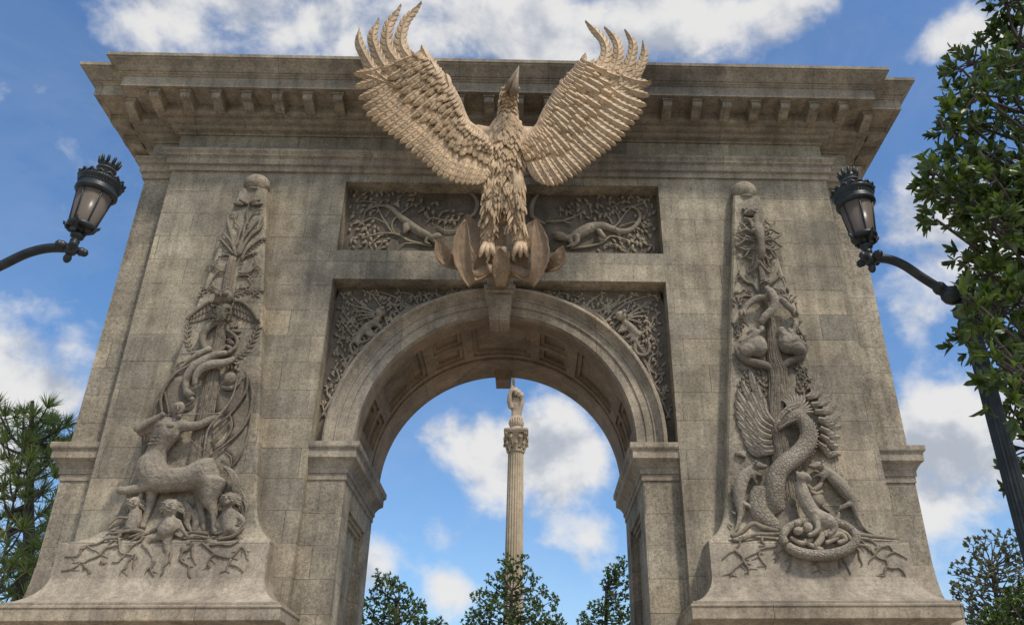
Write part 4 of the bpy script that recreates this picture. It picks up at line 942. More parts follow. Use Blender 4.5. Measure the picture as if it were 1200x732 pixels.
# ---------------------------------------------------------------- spandrels: vines, leaves and a crouching imp on each side
SY = .378
cen2d = at(587, 560, SY)
for s, conv, sc in ((-1, lambda p: c4(380, 330, 6.1, p), 6.1), (1, lambda p: c4(610, 330, 5.63, p), 5.63)):
    mb = MB()
    def sp(r, deg): # photo pixel of a spandrel point given in arch polar coordinates
        x = s*r*math.sin(R(deg)); z = SC+r*math.cos(R(deg)); d = Vector((x, SY, z))-CAM; k = d.dot(_F)
        return (PPX+FPX*d.dot(_Rt)/k, 366-FPX*d.dot(_Up)/k)
    rr = random.Random(20+s)
    main = [sp(3.24+.05*math.sin(i*1.7), a)+((2.1 if 25 < a < 60 else 1.5),) for i, a in enumerate((7, 12, 18, 25, 31, 38, 44, 51, 57, 63, 70, 76, 82))]
    rtube(mb, main, SY, 8, .9, 1.2)
    second = [sp(3.27+.06*math.sin(i*2.1+2), a)+(1.0,) for i, a in enumerate((15, 22, 28, 35, 42, 50, 58, 66, 74))]
    rtube(mb, second, SY, 7, .9, 1.8)
    for a0, r1, a1 in ((20, 3.42, 24), (26, 3.5, 28), (30, 3.75, 33), (34, 4.0, 38), (37, 4.15, 41), (40, 4.4, 44.5), (45, 4.4, 46), (50, 4.2, 49), (54, 3.9, 52), (58, 3.75, 56), (63, 3.6, 60), (69, 3.45, 66), (76, 3.38, 72), (82, 3.34, 78), (14, 3.34, 18), (32, 3.6, 37), (43, 4.1, 40), (48, 4.0, 52)):
        p0 = sp(3.22, a0); p1 = sp((3.22+r1)/2+.05, (a0+a1)/2+rr.uniform(-2, 2)); p2 = sp(r1, a1)
        rtube(mb, [p0+(1.3,), p1+(1.1,), p2+(.6,)], SY, 6, .9, 1)
        for k in range(3): rleaf(mb, p2[0], p2[1], rr.uniform(0, 360), 6, 3, SY, 1.5)
        ex = p1[0]+rr.uniform(-9, 9), p1[1]-rr.uniform(4, 9); rtube(mb, [p1+(.9,), ((p1[0]+ex[0])/2+2, (p1[1]+ex[1])/2, .8), ex+(.4,)], SY, 5, .9, 1)
    def q2(x, z): d = Vector((x, SY, z))-CAM; k = d.dot(_F); return (PPX+FPX*d.dot(_Rt)/k, 366-FPX*d.dot(_Up)/k)
    poly = [q2(s*(3.25*math.sin(R(a))), SC+3.25*math.cos(R(a))) for a in range(12, 80, 4)]+[q2(s*3.2, 7.8), q2(s*3.15, 9.9), q2(s*.7, 10.08)]
    imp_c = sp(3.72, 42)
    leaves_fill(mb, poly, SY, 150, 7.0, 3.6, lambda x, y_: 90, 30+s, 1.3, [(imp_c[0], imp_c[1], 9)])
    # leathery wing veins behind the imp
    ic = conv([(400, 240)] if s < 0 else [(680, 250)])[0]
    mb.build('foliage_carving', M['vine'], arch)
    mb = MB()
    pc = lambda q: [(x, y_, r/sc, 3) for x, y_, r in conv(q)]
    if s < 0:
        rball(mb, 447, 369, 6.5, 6, SY, 0, 6, 5); limbs = [[(400,270,26),(350,310,28),(300,340,30),(260,390,26)], [(330,310,20),(330,360,16),(380,400,12)], [(310,330,18),(300,370,14),(350,405,12)], [(270,380,20),(250,440,14),(300,440,12)], [(250,390,18),(235,430,14),(250,470,10)], [(260,400,14),(210,440,12),(190,470,12),(210,520,12),(260,525,12),(290,480,8)], [(360,300,20),(400,330,16),(410,355,10)]]
        wing = [((370,235),(200,180)), ((365,245),(200,220)), ((370,255),(215,260)), ((370,265),(235,290))]; eye = [(450.5,367.5)]
    else:
        rball(mb, 727, 373.5, 6.5, 6, SY, 0, 6, 5); limbs = [[(680,280,26),(720,310,28),(750,340,28),(780,370,24)], [(700,300,20),(690,330,16),(640,340,10)], [(720,310,18),(725,360,15),(690,380,10)], [(740,330,18),(740,380,14),(720,410,10)], [(780,370,18),(760,400,15),(800,470,13),(820,480,10)], [(760,400,12),(750,450,12),(780,495,13),(830,490,12),(850,440,12),(840,400,9),(870,370,6)], [(690,290,18),(660,320,14),(650,345,10)]]
        wing = [((700,240),(860,150)), ((705,245),(850,200)), ((705,255),(830,240)), ((700,262),(800,290))]; eye = [(730, 371.5)]
    for q in limbs: rtube(mb, pc(q), SY, 8, .95)
    imp_o = remesh('imp_carving', mb, M['relief'], arch, .018, 1)
    f = MB()
    for x, y_ in eye: rball(f, x, y_, 2.2, 2.2, SY, 0, 1.8, 10, 10)
    for a, b in wing:
        A, B = conv([a, b]); rtube(f, [A+(1.3, 3), ((A[0]+B[0])/2, (A[1]+B[1])/2-1.5, 1.0, 3), B+(.5, 2)], SY, 6)
        for k in range(5):
            t = .25+k*.15; x, y_ = A[0]+(B[0]-A[0])*t, A[1]+(B[1]-A[1])*t; rtube(f, [(x, y_, .7, 3), (x+(-2.5 if s < 0 else 2.5), y_-3.4, .35, 2)], SY, 5)
    f.build('wings', M['relief'], imp_o)
M['beak'] = stone_mat('dark_gilded_stone', (.36, .26, .16), (.22, .155, .095), blocks=False, speck=.4, streak=.3, rough=.5)
# ================================================================== the great bird above the keystone
bird = empty('bird_statue', (.05, -1.2, 9.7))
tag(bird, 'large gilded bird with raised spread wings standing on leaves above the keystone', 'statue')
rb = random.Random(11)
def P3(px, py, y): return at(px, py, y)
# body: axis in photo pixels with half width in px and depth y
axis = [(603, 92, 3.6, -1.95), (600.5, 99, 7, -1.90), (597.5, 107, 10.4, -1.84), (595.5, 117, 12.2, -1.76), (595, 128, 13, -1.66), (595, 140, 16, -1.60), (594, 153, 25, -1.54), (593, 170, 31, -1.50), (592, 190, 30, -1.46), (590, 210, 27, -1.40), (589, 228, 23, -1.32), (588, 246, 17, -1.24), (587, 262, 10, -1.16)]
m = MB(); P, Q = [], []
for a in spline(axis, 5): P.append(at(a[0], a[1], a[3]+a[2]*ppm(a[0], a[1], a[3])*.3)); Q.append(a[2]*ppm(a[0], a[1], a[3])*(.93 if a[1] < 140 else .84))
m.tube(P, Q, 16, .72)
legs = []
for pts in ([(580, 204, 10, -1.42), (578, 218, 11.8, -1.41), (576, 235, 11.2, -1.36), (575, 256, 9.6, -1.28), (573, 274, 8.4, -1.20), (571, 288, 7, -1.16)], [(602, 204, 10, -1.42), (604, 218, 11.8, -1.41), (605, 235, 11.2, -1.36), (606, 256, 9.6, -1.28), (608, 274, 8.4, -1.20), (610, 288, 7, -1.16)]):
    sp = spline(pts, 5); legs.append(sp); m.tube([at(a[0], a[1], a[3]) for a in sp], [a[2]*ppm(a[0], a[1], a[3]) for a in sp], 12, .85)
for pts in ([(585, 160, 16, -1.45), (568, 158, 12, -1.45), (556, 150, 6, -1.47)], [(603, 160, 16, -1.45), (618, 158, 12, -1.45), (628, 153, 6, -1.47)]):
    m.tube([at(a[0], a[1], a[3]) for a in pts], [a[2]*ppm(a[0], a[1], a[3]) for a in pts], 10, .7)
body = remesh('body', m, M['gold'], bird, .035, 2)
# scale-like feathers laid over neck, breast and legs
m = MB()
def scales(rows, rad_f, dep_f, size, aspect, down, jit=.25, nmax=9, spread=1.25):
    for i, a in enumerate(rows):
        px, py, r, y = a; s = ppm(px, py, y); c = at(px, py, y+(r*s*.3 if dep_f < 1 else 0))
        n = max(3, int(round(2.4*r*spread/size)))
        for k in range(n):
            ph = (-spread+2*spread*(k+(.5 if i % 2 else 0)+rb.uniform(-jit, jit))/n)
            nrm = Vector((math.sin(ph), -math.cos(ph)*.9, .12)).normalized()
            p = c+Vector((math.sin(ph)*r*s*rad_f, -math.cos(ph)*r*s*dep_f, 0))
            d = Vector((rb.uniform(-.18, .18)+math.sin(ph)*.12, 0, -1)); d = (d-nrm*d.dot(nrm)).normalized()
            ln = size*aspect*s*rb.uniform(.7, 1.35); w = size*s*rb.uniform(.95, 1.45)
            p = p+Vector((0, 0, rb.uniform(-.4, .4)*size*s))
            plume(m, p-nrm*.01, d+Vector((rb.uniform(-.22, .22), 0, 0)), nrm, ln, w, rb.uniform(.08, .26))
ax = spline(axis, 10); nb = len(ax)
def rowsfrom(sp, y0, y1, step):
    out = []; last = -99
    for a in sp:
        if y0 <= a[1] <= y1 and a[1]-last >= step: out.append(a); last = a[1]
    return out
scales(rowsfrom(ax, 97, 136, 3.6), .95, .74, 4.2, 1.6, 1)
scales(rowsfrom(ax, 137, 158, 4.5), .9, .72, 5.0, 2.1, 1)
scales(rowsfrom(ax, 158, 212, 5.2), .86, .70, 5.0, 3.2, 1)
scales(rowsfrom(ax, 212, 246, 5.5), .86, .72, 4.8, 4.2, 1)
for lg in legs: scales(rowsfrom(lg, 206, 262, 6), 1.0, .95, 4.2, 4.6, 1); scales(rowsfrom(lg, 262, 284, 5), 1.0, .95, 3.8, 3.2, 1)
# loose twisted tufts hanging over the thighs
for k in range(46):
    px = 588+rb.uniform(-22, 22); py = rb.uniform(180, 235); y = -1.62+(py-180)*.004; s = ppm(px, py, y)
    q = [at(px, py, y), at(px+rb.uniform(-4, 4), py+8, y-.05), at(px+rb.uniform(-3, 3), py+rb.uniform(14, 22), y-.0)]
    m.tube(q, [2.4*s, 2.0*s, .5*s], 7, .7)
m.build('breast_feathers', M['gold'], bird)
# beak, raised and closed, eyes
m = MB()
tip = at(608, 77.5, -2.12); s = ppm(600, 100, -1.95)
m.tube([at(602, 110, -2.03), at(603.2, 104, -2.08), at(605, 94, -2.11), tip], [5.2*s, 4.8*s, 3.0*s, .5*s], 12, .9)
m.tube([at(596, 104, -1.98), at(600, 95, -2.03), at(604, 87, -2.07), tip+Vector((-.01, .02, 0))], [5*s, 4.2*s, 2.7*s, .4*s], 10, .9)
beak = m.build('beak', M['beak'], bird)
m = MB(); m.tube([at(598.5, 108, -2.2), at(601.5, 98, -2.24), at(605.5, 87, -2.2)], [.6*s, .6*s, .2*s], 6); m.build('mouth_line', M['brown'], beak)
for px, y in ((588.5, -2.0), (607.5, -2.0)):
    m = MB(); m.ball(at(px, 104, y), 2.2*s, 10); m.build('eye', M['gold'], bird)

# wings
def wing(lead, sec, sec_w, prim, alula, yb, yt, side, cov_rows):
    mb = MB(); ld = spline(lead, 10); NL = len(ld)
    fine = spline(sec, 8); sec = [fine[int(round(i*(len(fine)-1)/25))] for i in range(26)]
    def LP(t): return ld[max(0, min(NL-1, int(t*(NL-1))))]
    ns = len(sec)
    def depth(f): return yb+(yt-yb)*f                           # deeper to nearer along the feather
    def put(a, b, wpx, lift, barbs, tipw=.55, bend=0, k0=0.0, ridge=.42, groove=.6):
        s = ppm(b[0], b[1], yb); pts = []
        nx, ny = -(b[1]-a[1]), b[0]-a[0]; q = math.hypot(nx, ny) or 1
        for j in range(6):
            t = j/5; x = a[0]+(b[0]-a[0])*t+nx/q*bend*math.sin(math.pi*t); y_ = a[1]+(b[1]-a[1])*t+ny/q*bend*math.sin(math.pi*t)
            p = at(x, y_, depth(k0+(1-k0)*t)-lift-.05*math.sin(math.pi*t)); pts.append(p)
        feather(mb, pts, (0, -1, -.15), wpx*s, barbs, .03, tipw, ridge, groove)
    # flight feathers: the lower row first, each overlapping the next
    for i, tp in enumerate(sec):
        t = i/(ns-1); l = LP(min(1, t*.97)); f = .16+.22*t
        a = (l[0]+(tp[0]-l[0])*f, l[1]+(tp[1]-l[1])*f)
        put(a, tp, sec_w*(1.0+.3*t), .0+.02*(i % 2), 9, .62, side*(-2.0-2.5*t), .25)
    for i, (path, wpx) in enumerate(prim):
        sp = spline(path, 6); s = ppm(*path[0], yb)
        pts = [at(x, y_, depth(.3+.7*j/(len(sp)-1))-.03-.015*i) for j, (x, y_) in enumerate(sp)]
        feather(mb, pts, (0, -1, -.15), wpx*1.10*s, 15, .04, .34, .36, .42, True, 1.2)
    # coverts
    for (f0, f1, wpx, lift, step, barbs, jit) in cov_rows:
        n = int(step)
        for i in range(n):
            t = (i+.5)/n; tp = sec[min(ns-1, int(t*(ns-1)+.5))]; j = t*(ns-1); k = min(int(j), ns-2); q = j-k
            tp = (sec[k][0]+(sec[k+1][0]-sec[k][0])*q, sec[k][1]+(sec[k+1][1]-sec[k][1])*q); l = LP(t*.985)
            q_ = .72+.28*min(1, t*3); g0, g1 = f0*q_+rb.uniform(-jit, jit)*.5, f1*q_+rb.uniform(-jit, jit)
            put((l[0]+(tp[0]-l[0])*g0, l[1]+(tp[1]-l[1])*g0), (l[0]+(tp[0]-l[0])*g1, l[1]+(tp[1]-l[1])*g1), wpx*(1+.3*t), lift+rb.uniform(-.012, .012), barbs, .7, side*-1.2, g0*.8, .5, .5)
    for a, b, wpx in alula: put(a, b, wpx, .10, 9, .3, 0, .1, .5, .12)
    # fleshy leading edge
    P = [at(x, y_, depth(.05)-.06) for x, y_ in ld]; s = ppm(*lead[0], yb)
    mb.tube(P, [(6.2-4.0*i/(NL-1))*s for i in range(NL)], 10, .75)
    back = [at(x+(sec[min(ns-1, int(i/(NL-1)*(ns-1)))][0]-x)*.28, y_+(sec[min(ns-1, int(i/(NL-1)*(ns-1)))][1]-y_)*.28, depth(.2)+.02) for i, (x, y_) in enumerate(ld)]
    mb.tube(back, [(11-5*i/(NL-1))*s for i in range(NL)], 8, .5)
    return mb
cov = [(.10, .56, 9.2, .06, 19, 7, .08), (.04, .37, 7.6, .105, 22, 5, .07), (.0, .23, 5.6, .14, 28, 3, .05), (-.03, .12, 4.2, .165, 34, 2, .03)]
leadL = [(576,172),(566,160),(556,152),(547,144),(542,133),(537,119),(529,104),(520,90),(510,77),(500,64),(492,60)]
secL = [(563,215),(557,217),(549,217),(541,216.5),(532,214.5),(523,211),(514,207),(506,200.5),(498,193.5),(490,186),(481,178.5),(472,171),(463,163.5),(454,157),(446,151),(438,144),(429,136),(423,124),(417,107),(415,87)]
primL = [([(497,118),(476,110),(455,100),(436,92),(417,86)], 15), ([(497,113),(478,108),(459,99),(440,84),(428,66),(421,50),(421,34)], 16), ([(500,108),(486,101),(468,92),(451,79),(441,60),(437,42),(444,23)], 17), ([(503,103),(493,95),(478,84),(463,70),(454,53),(456,30),(470,7)], 17), ([(507,98),(500,88),(487,75),(474,61),(470,46),(476,25),(494,4)], 17)]
aluL = [((512,98),(484,62),9), ((516,100),(494,54),9), ((530,116),(523,87),8), ((508,104),(478,66),9), ((522,106),(505,72),9)]
wl = wing(leadL, secL, 10.2, primL, aluL, -1.48, -1.62, 1, cov)
wl.build('wing', M['gold'], bird)
leadR = [(612,172),(618,162),(624,156),(632,148),(637,136),(643,124),(650,112),(657,102),(666,90),(676,78),(686,68)]
secR = [(634,214),(640,217),(647,218),(654,217),(661,214.5),(668,210),(675,206),(682,200.5),(689,195),(697,189),(705,183),(713,177.5),(721,171.5),(729,164),(735,156.5),(742,147.5),(749,139),(755,130),(760,117),(763,98)]
primR = [([(690,126),(709,119),(728,111),(746,103),(763,95)], 14), ([(688,122),(706,115),(724,106),(740,93),(750,78),(755,63),(753,49)], 14.5), ([(686,116),(703,108),(720,97),(733,82),(740,65),(741,50),(732,36)], 15.5), ([(684,110),(697,103),(710,91),(721,76),(724,58),(719,44),(708,33)], 15.5), ([(680,106),(690,95),(701,82),(709,68),(709,54),(701,41),(686,26)], 15.5)]
aluR = [((675,102),(696,70),8), ((672,106),(686,63),8), ((662,118),(658,93),7), ((678,108),(703,74),8), ((668,110),(680,80),8)]
wr = wing(leadR, secR, 9.6, primR, aluR, -1.48, -1.52, -1, cov)
wr.build('wing', M['gold'], bird)

# feet and the cup of carved leaves the bird stands in
for pts in ([(571,284),(566,293),(560,302)], [(571,284),(573,296),(574,306)], [(610,284),(616,293),(622,302)], [(610,284),(609,296),(608,306)]):
    pass
for lg in legs:
    f = MB(); px, py = lg[-1][0], lg[-1][1]; s = ppm(px, py, -1.15)
    for dx in (-9, 0, 9):
        f.tube([at(px, py-4, -1.15), at(px+dx*.6, py+4, -1.34), at(px+dx, py+13, -1.30)], [4.6*s, 4.0*s, 1.6*s], 8)
    f.build('foot', M['gold'], bird)
def broad_leaf(pts, wpx, y0, y1, barbs=6, cup=.30, name='carved_leaf'):
    mb = MB(); sp = spline(pts, 4); s = ppm(*pts[0], y0); n = len(sp); q = []
    for i, (x, y_) in enumerate(sp):
        t = i/(n-1); q.append(at(x, y_, y0+(y1-y0)*t-.06*math.sin(math.pi*t)-.10*t**3))
    acanthus(mb, q, (0, -1, .05), wpx*s, cup, 6)
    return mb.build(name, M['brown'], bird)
broad_leaf([(587,298),(587,282),(587,266)], 15, -1.05, -1.1, 5)
broad_leaf([(560,318),(563,300),(556,280),(546,250)], 22, -1.05, -1.10, 6)
broad_leaf([(614,318),(611,300),(618,280),(629,256)], 22, -1.05, -1.10, 6)
broad_leaf([(553,334),(545,318),(541,290),(545,257)], 23, -1.15, -1.35, 8)
broad_leaf([(622,334),(630,318),(633,290),(628,257)], 23, -1.15, -1.35, 8)
broad_leaf([(580,306),(568,318),(556,326),(546,326)], 15, -1.0, -1.12, 5)
broad_leaf([(595,306),(606,318),(618,326),(628,326)], 15, -1.0, -1.12, 5)
broad_leaf([(536,312),(526,308),(518,296),(514,279)], 19, -1.05, -1.22, 5)
broad_leaf([(640,316),(650,311),(656,301),(659,288)], 18, -1.05, -1.22, 5)
broad_leaf([(587,336),(587,322),(587,308),(586,290)], 22, -1.05, -1.32, 7)
m = MB()                                                       # solid core tying the leaves to the keystone and wall
for pts in ([(587, 332, 11, -.25), (587, 326, 12, -.55), (587, 318, 13, -.85), (587, 304, 14, -1.05), (587, 292, 11, -1.1)], [(587, 312, 10, -.9), (572, 318, 9, -1.05), (556, 322, 8, -1.1), (546, 316, 6, -1.15), (543, 300, 4, -1.18)], [(587, 312, 10, -.9), (602, 318, 9, -1.05), (618, 322, 8, -1.1), (629, 316, 6, -1.15), (632, 300, 4, -1.18)], [(550, 316, 5, -1.05), (536, 312, 4, -1.05), (524, 304, 3, -1.05)], [(624, 318, 5, -1.05), (638, 315, 4, -1.05), (649, 309, 3, -1.05)]):
    sp = spline(pts, 4); m.tube([at(a[0], a[1], a[3]) for a in sp], [a[2]*ppm(a[0], a[1], a[3]) for a in sp], 10, .8)
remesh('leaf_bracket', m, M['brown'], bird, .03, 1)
# ================================================================== column with a raised hand, far behind the arch
cY = 30.0
c0 = at(603, 700, cY)
colm = empty('monument_column', (-.13, cY, 0))
tag(colm, 'tall fluted stone column with a leafy capital seen through the arch', 'column')
cx0, zc = -.13, 18.25
m = MB(); NF = 20
def fluted(m, z0, z1, r0, r1, rows=14):
    n = NF*6; vs = []; fs = []
    for i in range(rows+1):
        t = i/rows; r = r0+(r1-r0)*t**1.4
        for k in range(n):
            a = 2*math.pi*k/n; q = (k % 6)/6; d = 0 if q < .17 else -.075*math.sin((q-.17)/.83*math.pi)
            vs.append((cx0+(r+d*r*1.3)*math.cos(a), cY+(r+d*r*1.3)*math.sin(a), z0+(z1-z0)*t))
    for i in range(rows):
        for k in range(n): fs.append((i*n+k, i*n+(k+1) % n, (i+1)*n+(k+1) % n, (i+1)*n+k))
    m.add(vs, fs)
fluted(m, 2.3, zc-1.25, .52, .425)
m.build('shaft', M['column'], colm)
m = MB(); m.lathe((cx0, cY, 0), [(.95, 1.4), (.95, 1.75), (.82, 1.76), (.86, 1.85), (.82, 1.95), (.70, 2.0), (.74, 2.1), (.70, 2.2), (.60, 2.32)], 32); m.box(cx0-1.1, cx0+1.1, cY-1.1, cY+1.1, .02, 1.4); m.build('base', M['column'], colm)
m = MB(); m.lathe((cx0, cY, zc-1.25), [(.43, 0), (.48, .03), (.48, .08), (.42, .1), (.41, .3), (.45, .7), (.55, .98), (.60, 1.06)], 28)
vs = []; 
for z, k in ((zc-.19, .97), (zc-.10, 1.0), (zc-.10, 1.04), (zc, 1.06)):
    for q in range(32):
        a = 2*math.pi*q/32+math.pi/4; e = math.cos(((q % 8)-4)/4*math.pi/4); rr_ = .84-.2*math.sin((q % 8)/8*math.pi); vs.append((cx0+rr_*k*math.cos(a), cY+rr_*k*math.sin(a), z))
m.add(vs, [tuple(range(31, -1, -1)), tuple(range(96, 128))]+[(i*32+q, i*32+(q+1) % 32, i*32+32+(q+1) % 32, i*32+32+q) for i in range(3) for q in range(32)])
cap = m.build('capital', M['column'], colm)
m = MB()
for row, (zb, zt, rb_, out, n, off) in enumerate(((zc-1.18, zc-.74, .44, .19, 8, 0), (zc-1.0, zc-.42, .44, .24, 8, .5), (zc-.75, zc-.20, .43, .30, 4, .5), (zc-.75, zc-.20, .43, .17, 4, 0))):
    for k in range(n):
        a = 2*math.pi*(k+off)/n+(math.pi/4 if n == 4 and off == 0 else 0); d = Vector((math.cos(a), math.sin(a), 0)); b = Vector((cx0, cY, 0))
        pts = [b+d*rb_+Vector((0, 0, zb)), b+d*(rb_+.05)+Vector((0, 0, (zb+zt)/2)), b+d*(rb_+out*.7)+Vector((0, 0, zt)), b+d*(rb_+out)+Vector((0, 0, zt-.03)), b+d*(rb_+out*.95)+Vector((0, 0, zt-.14))]
        feather(m, [Vector(p) for p in spline([tuple(p) for p in pts], 4)], d+Vector((0, 0, .15)), .30, 5, .04, .8, .4, .3)
for k in range(4):
    a = math.pi/4+k*math.pi/2; d = Vector((math.cos(a), math.sin(a), 0)); w = Vector((0, 0, 1)); q = [Vector((cx0, cY, zc-.31))+d*(.68+.12*math.cos(t)*(1-t/9))+w*.13*math.sin(t)*(1-t/9) for t in [i*.5 for i in range(16)]]
    m.tube(q, [.05]*len(q), 6)
m.build('acanthus_leaves', M['column'], cap)
# the hand
hand = empty('hand_statue', (cx0, cY, zc)); tag(hand, 'carved stone hand holding a thin wand upright on top of the tall column', 'statue')
m = MB(); HB = Vector((cx0, cY, zc))
HS = .80
def hp(x, y, z): return HB+Vector((x*.9, y, z))*HS
m.tube([hp(.0, 0, .85), hp(.0, 0, 1.2), hp(.02, 0, 1.55), hp(.0, 0, 1.95), hp(.0, 0, 2.35), hp(.02, 0, 2.62)], [q*HS for q in (.40, .36, .38, .50, .54, .44)], 14, .62)
for i, (x, h, r) in enumerate(((-.34, 3.34, .135), (-.08, 3.10, .15), (.18, 2.96, .145), (.42, 2.74, .125))):
    m.tube([hp(x*.92, .02, 2.25), hp(x, -.05, 2.65), hp(x*1.02, -.14, h-.12), hp(x*1.0, -.34, h), hp(x*.96, -.50, h-.22), hp(x*.9, -.42, h-.48)], [q*HS for q in (r*1.15, r*1.1, r*1.05, r, r*.9, r*.75)], 10)
m.tube([hp(-.42, -.1, 1.75), hp(-.58, -.28, 2.15), hp(-.56, -.42, 2.6), hp(-.42, -.50, 2.95), hp(-.32, -.48, 3.15)], [q*HS for q in (.20, .18, .15, .135, .09)], 10)
remesh('hand', m, M['hand'], hand, .03, 1)
m = MB(); m.lathe(hp(0, 0, 0), [(a_*HS*.92, b_*HS) for a_, b_ in [(.50, 0), (.50, .22), (.44, .24), (.44, .34), (.50, .4), (.54, .55), (.50, .72), (.46, .85), (.50, .95), (.47, 1.05), (.40, 1.08)]], 24)
for k in range(18):
    a = 2*math.pi*k/18; m.tube([hp(.49*math.cos(a), .45*math.sin(a), .38), hp(.56*math.cos(a+.1), .52*math.sin(a+.1), .6), hp(.5*math.cos(a+.15), .46*math.sin(a+.15), .98)], [.02, .04, .035], 6)
m.build('sleeve_cuff', M['hand'], hand)
m = MB(); w0, w1 = hp(-.22, -.44, 2.5), hp(-.30, -.50, 5.4)
m.tube([w0, w0.lerp(w1, .32), w0.lerp(w1, .36), w0.lerp(w1, .42), w0.lerp(w1, .5), w0.lerp(w1, .7), w1], [q*HS for q in (.07, .075, .11, .11, .075, .06, .035)], 8); m.build('wand', M['brown'], hand)

# ================================================================== street lamps
def lamp(sgn, hx, hy, hz, px_, label, lean=0, K=.80):
    """lantern foot at (hx, hy, hz); post at px_"""
    root = empty('street_lamp', (px_, hy, 0)); tag(root, label, 'street lamp', 'pair of lanterns either side of the arch')
    B = Vector((hx, hy, hz)); dx = px_-hx
    m = MB(); n = 16*4; vs = []; fs = []; post_top = hz-.50
    for (z, r, fl) in ((.0, .20, 0), (.45, .20, 0), (.5, .16, 0), (.95, .15, 0), (1.0, .11, 0), (1.02, .092, 1), (3.0, .082, 1), (post_top-.25, .074, 1)):
        for k in range(n):
            a = 2*math.pi*k/n; d = fl*.13*abs(math.sin(a*8)); vs.append((px_+r*(1-d)*math.cos(a), hy+r*(1-d)*math.sin(a), z))
    for i in range(7):
        for k in range(n): fs.append((i*n+k, i*n+(k+1) % n, (i+1)*n+(k+1) % n, (i+1)*n+k))
    m.add(vs, fs); m.lathe((px_, hy, post_top-.26), [(.085, 0), (.115, .02), (.115, .06), (.09, .08), (.085, .16), (.12, .19), (.12, .24), (.08, .27), (.06, .34), (.085, .39), (.07, .46), (.02, .54)], 20)
    m.build('post', M['iron'], root)
    m = MB()
    q = [(px_, hy, post_top-.02), (px_-dx*.10, hy, post_top+.10), (px_-dx*.22, hy, post_top+.17), (px_-dx*.42, hy, post_top+.30), (px_-dx*.62, hy, post_top+.44), (px_-dx*.80, hy, post_top+.50), (hx, hy, hz-.0)]
    sp = spline(q, 6); m.tube(sp, [.043]*len(sp), 12)
    for f in (.30, .34, .38): p = Vector(sp[int(f*(len(sp)-1))]); m.ball(p, .064 if f != .34 else .058, 12)
    p = Vector(sp[int(.20*(len(sp)-1))]); m.ball(p, (.11, .09, .09), 12)
    arm = m.build('arm', M['iron'], root)
    m = MB()
    m.ball(B+Vector((0, 0, -.01)), .085, 12)
    for a in range(4):
        d = Vector((math.cos(a*math.pi/2+.6), math.sin(a*math.pi/2+.6), 0)); m.tube([B+d*.06, B+d*.11, B+d*.17], [.035, .055, .035], 10); m.ball(B+d*.15, .048, 10)
    m.ball(B+Vector((0, 0, -.13)), (.05, .05, .06), 10); m.tube([B, B+Vector((0, 0, -.1))], [.06, .03], 10)
    m.lathe(B, [(.05, .04), (.06, .10), (.04, .12), (.075, .14), (.085, .165), (.075, .19), (.045, .20), (.05, .26), (.085, .29)], 18)
    m.build('hub', M['iron'], root)
    lan = root
    G0, G1 = .30, .735                                          # glass from, to (above the foot)
    m = MB()
    m.lathe(B, [(.145, G0-.035), (.175, G0-.02), (.175, G0+.015), (.150, G0+.02), (.145, G0-.03)], 28)
    for k in range(6):
        a = 2*math.pi*k/6+.35; d = Vector((math.cos(a), math.sin(a), 0)); m.tube([B+d*.158+Vector((0, 0, G0)), B+d*.222+Vector((0, 0, G1))], [.011, .011], 6)
    for k in range(4):
        a = 2*math.pi*k/4+.2; d = Vector((math.cos(a), math.sin(a), 0)); q = [B+d*.05+Vector((0, 0, G0-.08)), B+d*.11+Vector((0, 0, G0-.085)), B+d*.165+Vector((0, 0, G0-.045)), B+d*.195+Vector((0, 0, G0+.0)), B+d*.225+Vector((0, 0, G0+.02)), B+d*.215+Vector((0, 0, G0-.015))]
        m.tube(q, [.016, .018, .022, .02, .014, .008], 7)
        m.tube([B+Vector((0, 0, G0-.1)), B+d*.06+Vector((0, 0, G0+.02)), B+d*.12+Vector((0, 0, G0-.02))], [.014, .014, .012], 6)
    m.build('lantern_frame', M['iron'], lan)
    m = MB()
    m.lathe(B, [(.215, G1-.01), (.245, G1), (.265, G1+.02), (.262, G1+.05), (.245, G1+.06), (.25, G1+.10), (.255, G1+.14), (.28, G1+.155), (.285, G1+.185), (.265, G1+.20), (.20, G1+.245), (.115, G1+.285), (.095, G1+.29)], 36)
    for k in range(40):
        a = 2*math.pi*k/40; d = Vector((math.cos(a), math.sin(a), 0)); m.ball(B+d*.252+Vector((0, 0, G1+.115)), .013, 6)
    for k in range(16):
        a = 2*math.pi*k/16; d = Vector((math.cos(a), math.sin(a), 0)); t = Vector((-d.y, d.x, 0)); c = B+d*.275+Vector((0, 0, G1+.185))
        m.tube([c-t*.045, c-t*.03+Vector((0, 0, .022)), c+Vector((0, 0, .034))+d*.01, c+t*.03+Vector((0, 0, .022)), c+t*.045], [.013, .016, .022, .016, .013], 6)
        m.ball(c+Vector((0, 0, .038))+d*.012, .016, 7)
    hood = m.build('hood', M['iron'], lan)
    m = MB(); m.lathe(B, [(.10, G1+.285), (.098, G1+.34), (.105, G1+.35), (.125, G1+.36), (.13, G1+.375), (.10, G1+.38)], 24); m.build('chimney', M['grey_iron'], hood)
    m = MB(); m.lathe(B, [(.10, G1+.381), (.118, G1+.40), (.118, G1+.44), (.112, G1+.45), (.08, G1+.45)], 24)
    for k in range(10):
        a = 2*math.pi*k/10; d = Vector((math.cos(a), math.sin(a), 0)); t = Vector((-d.y, d.x, 0)); m.tube([B+d*.112+Vector((0, 0, G1+.43)), B+d*.120+Vector((0, 0, G1+.47)), B+d*.135+Vector((0, 0, G1+.515))], [.02, .024, .017], 7)
    m.build('coronet', M['iron'], hood)
    m = MB(); vs = []; fs = []; n = 36
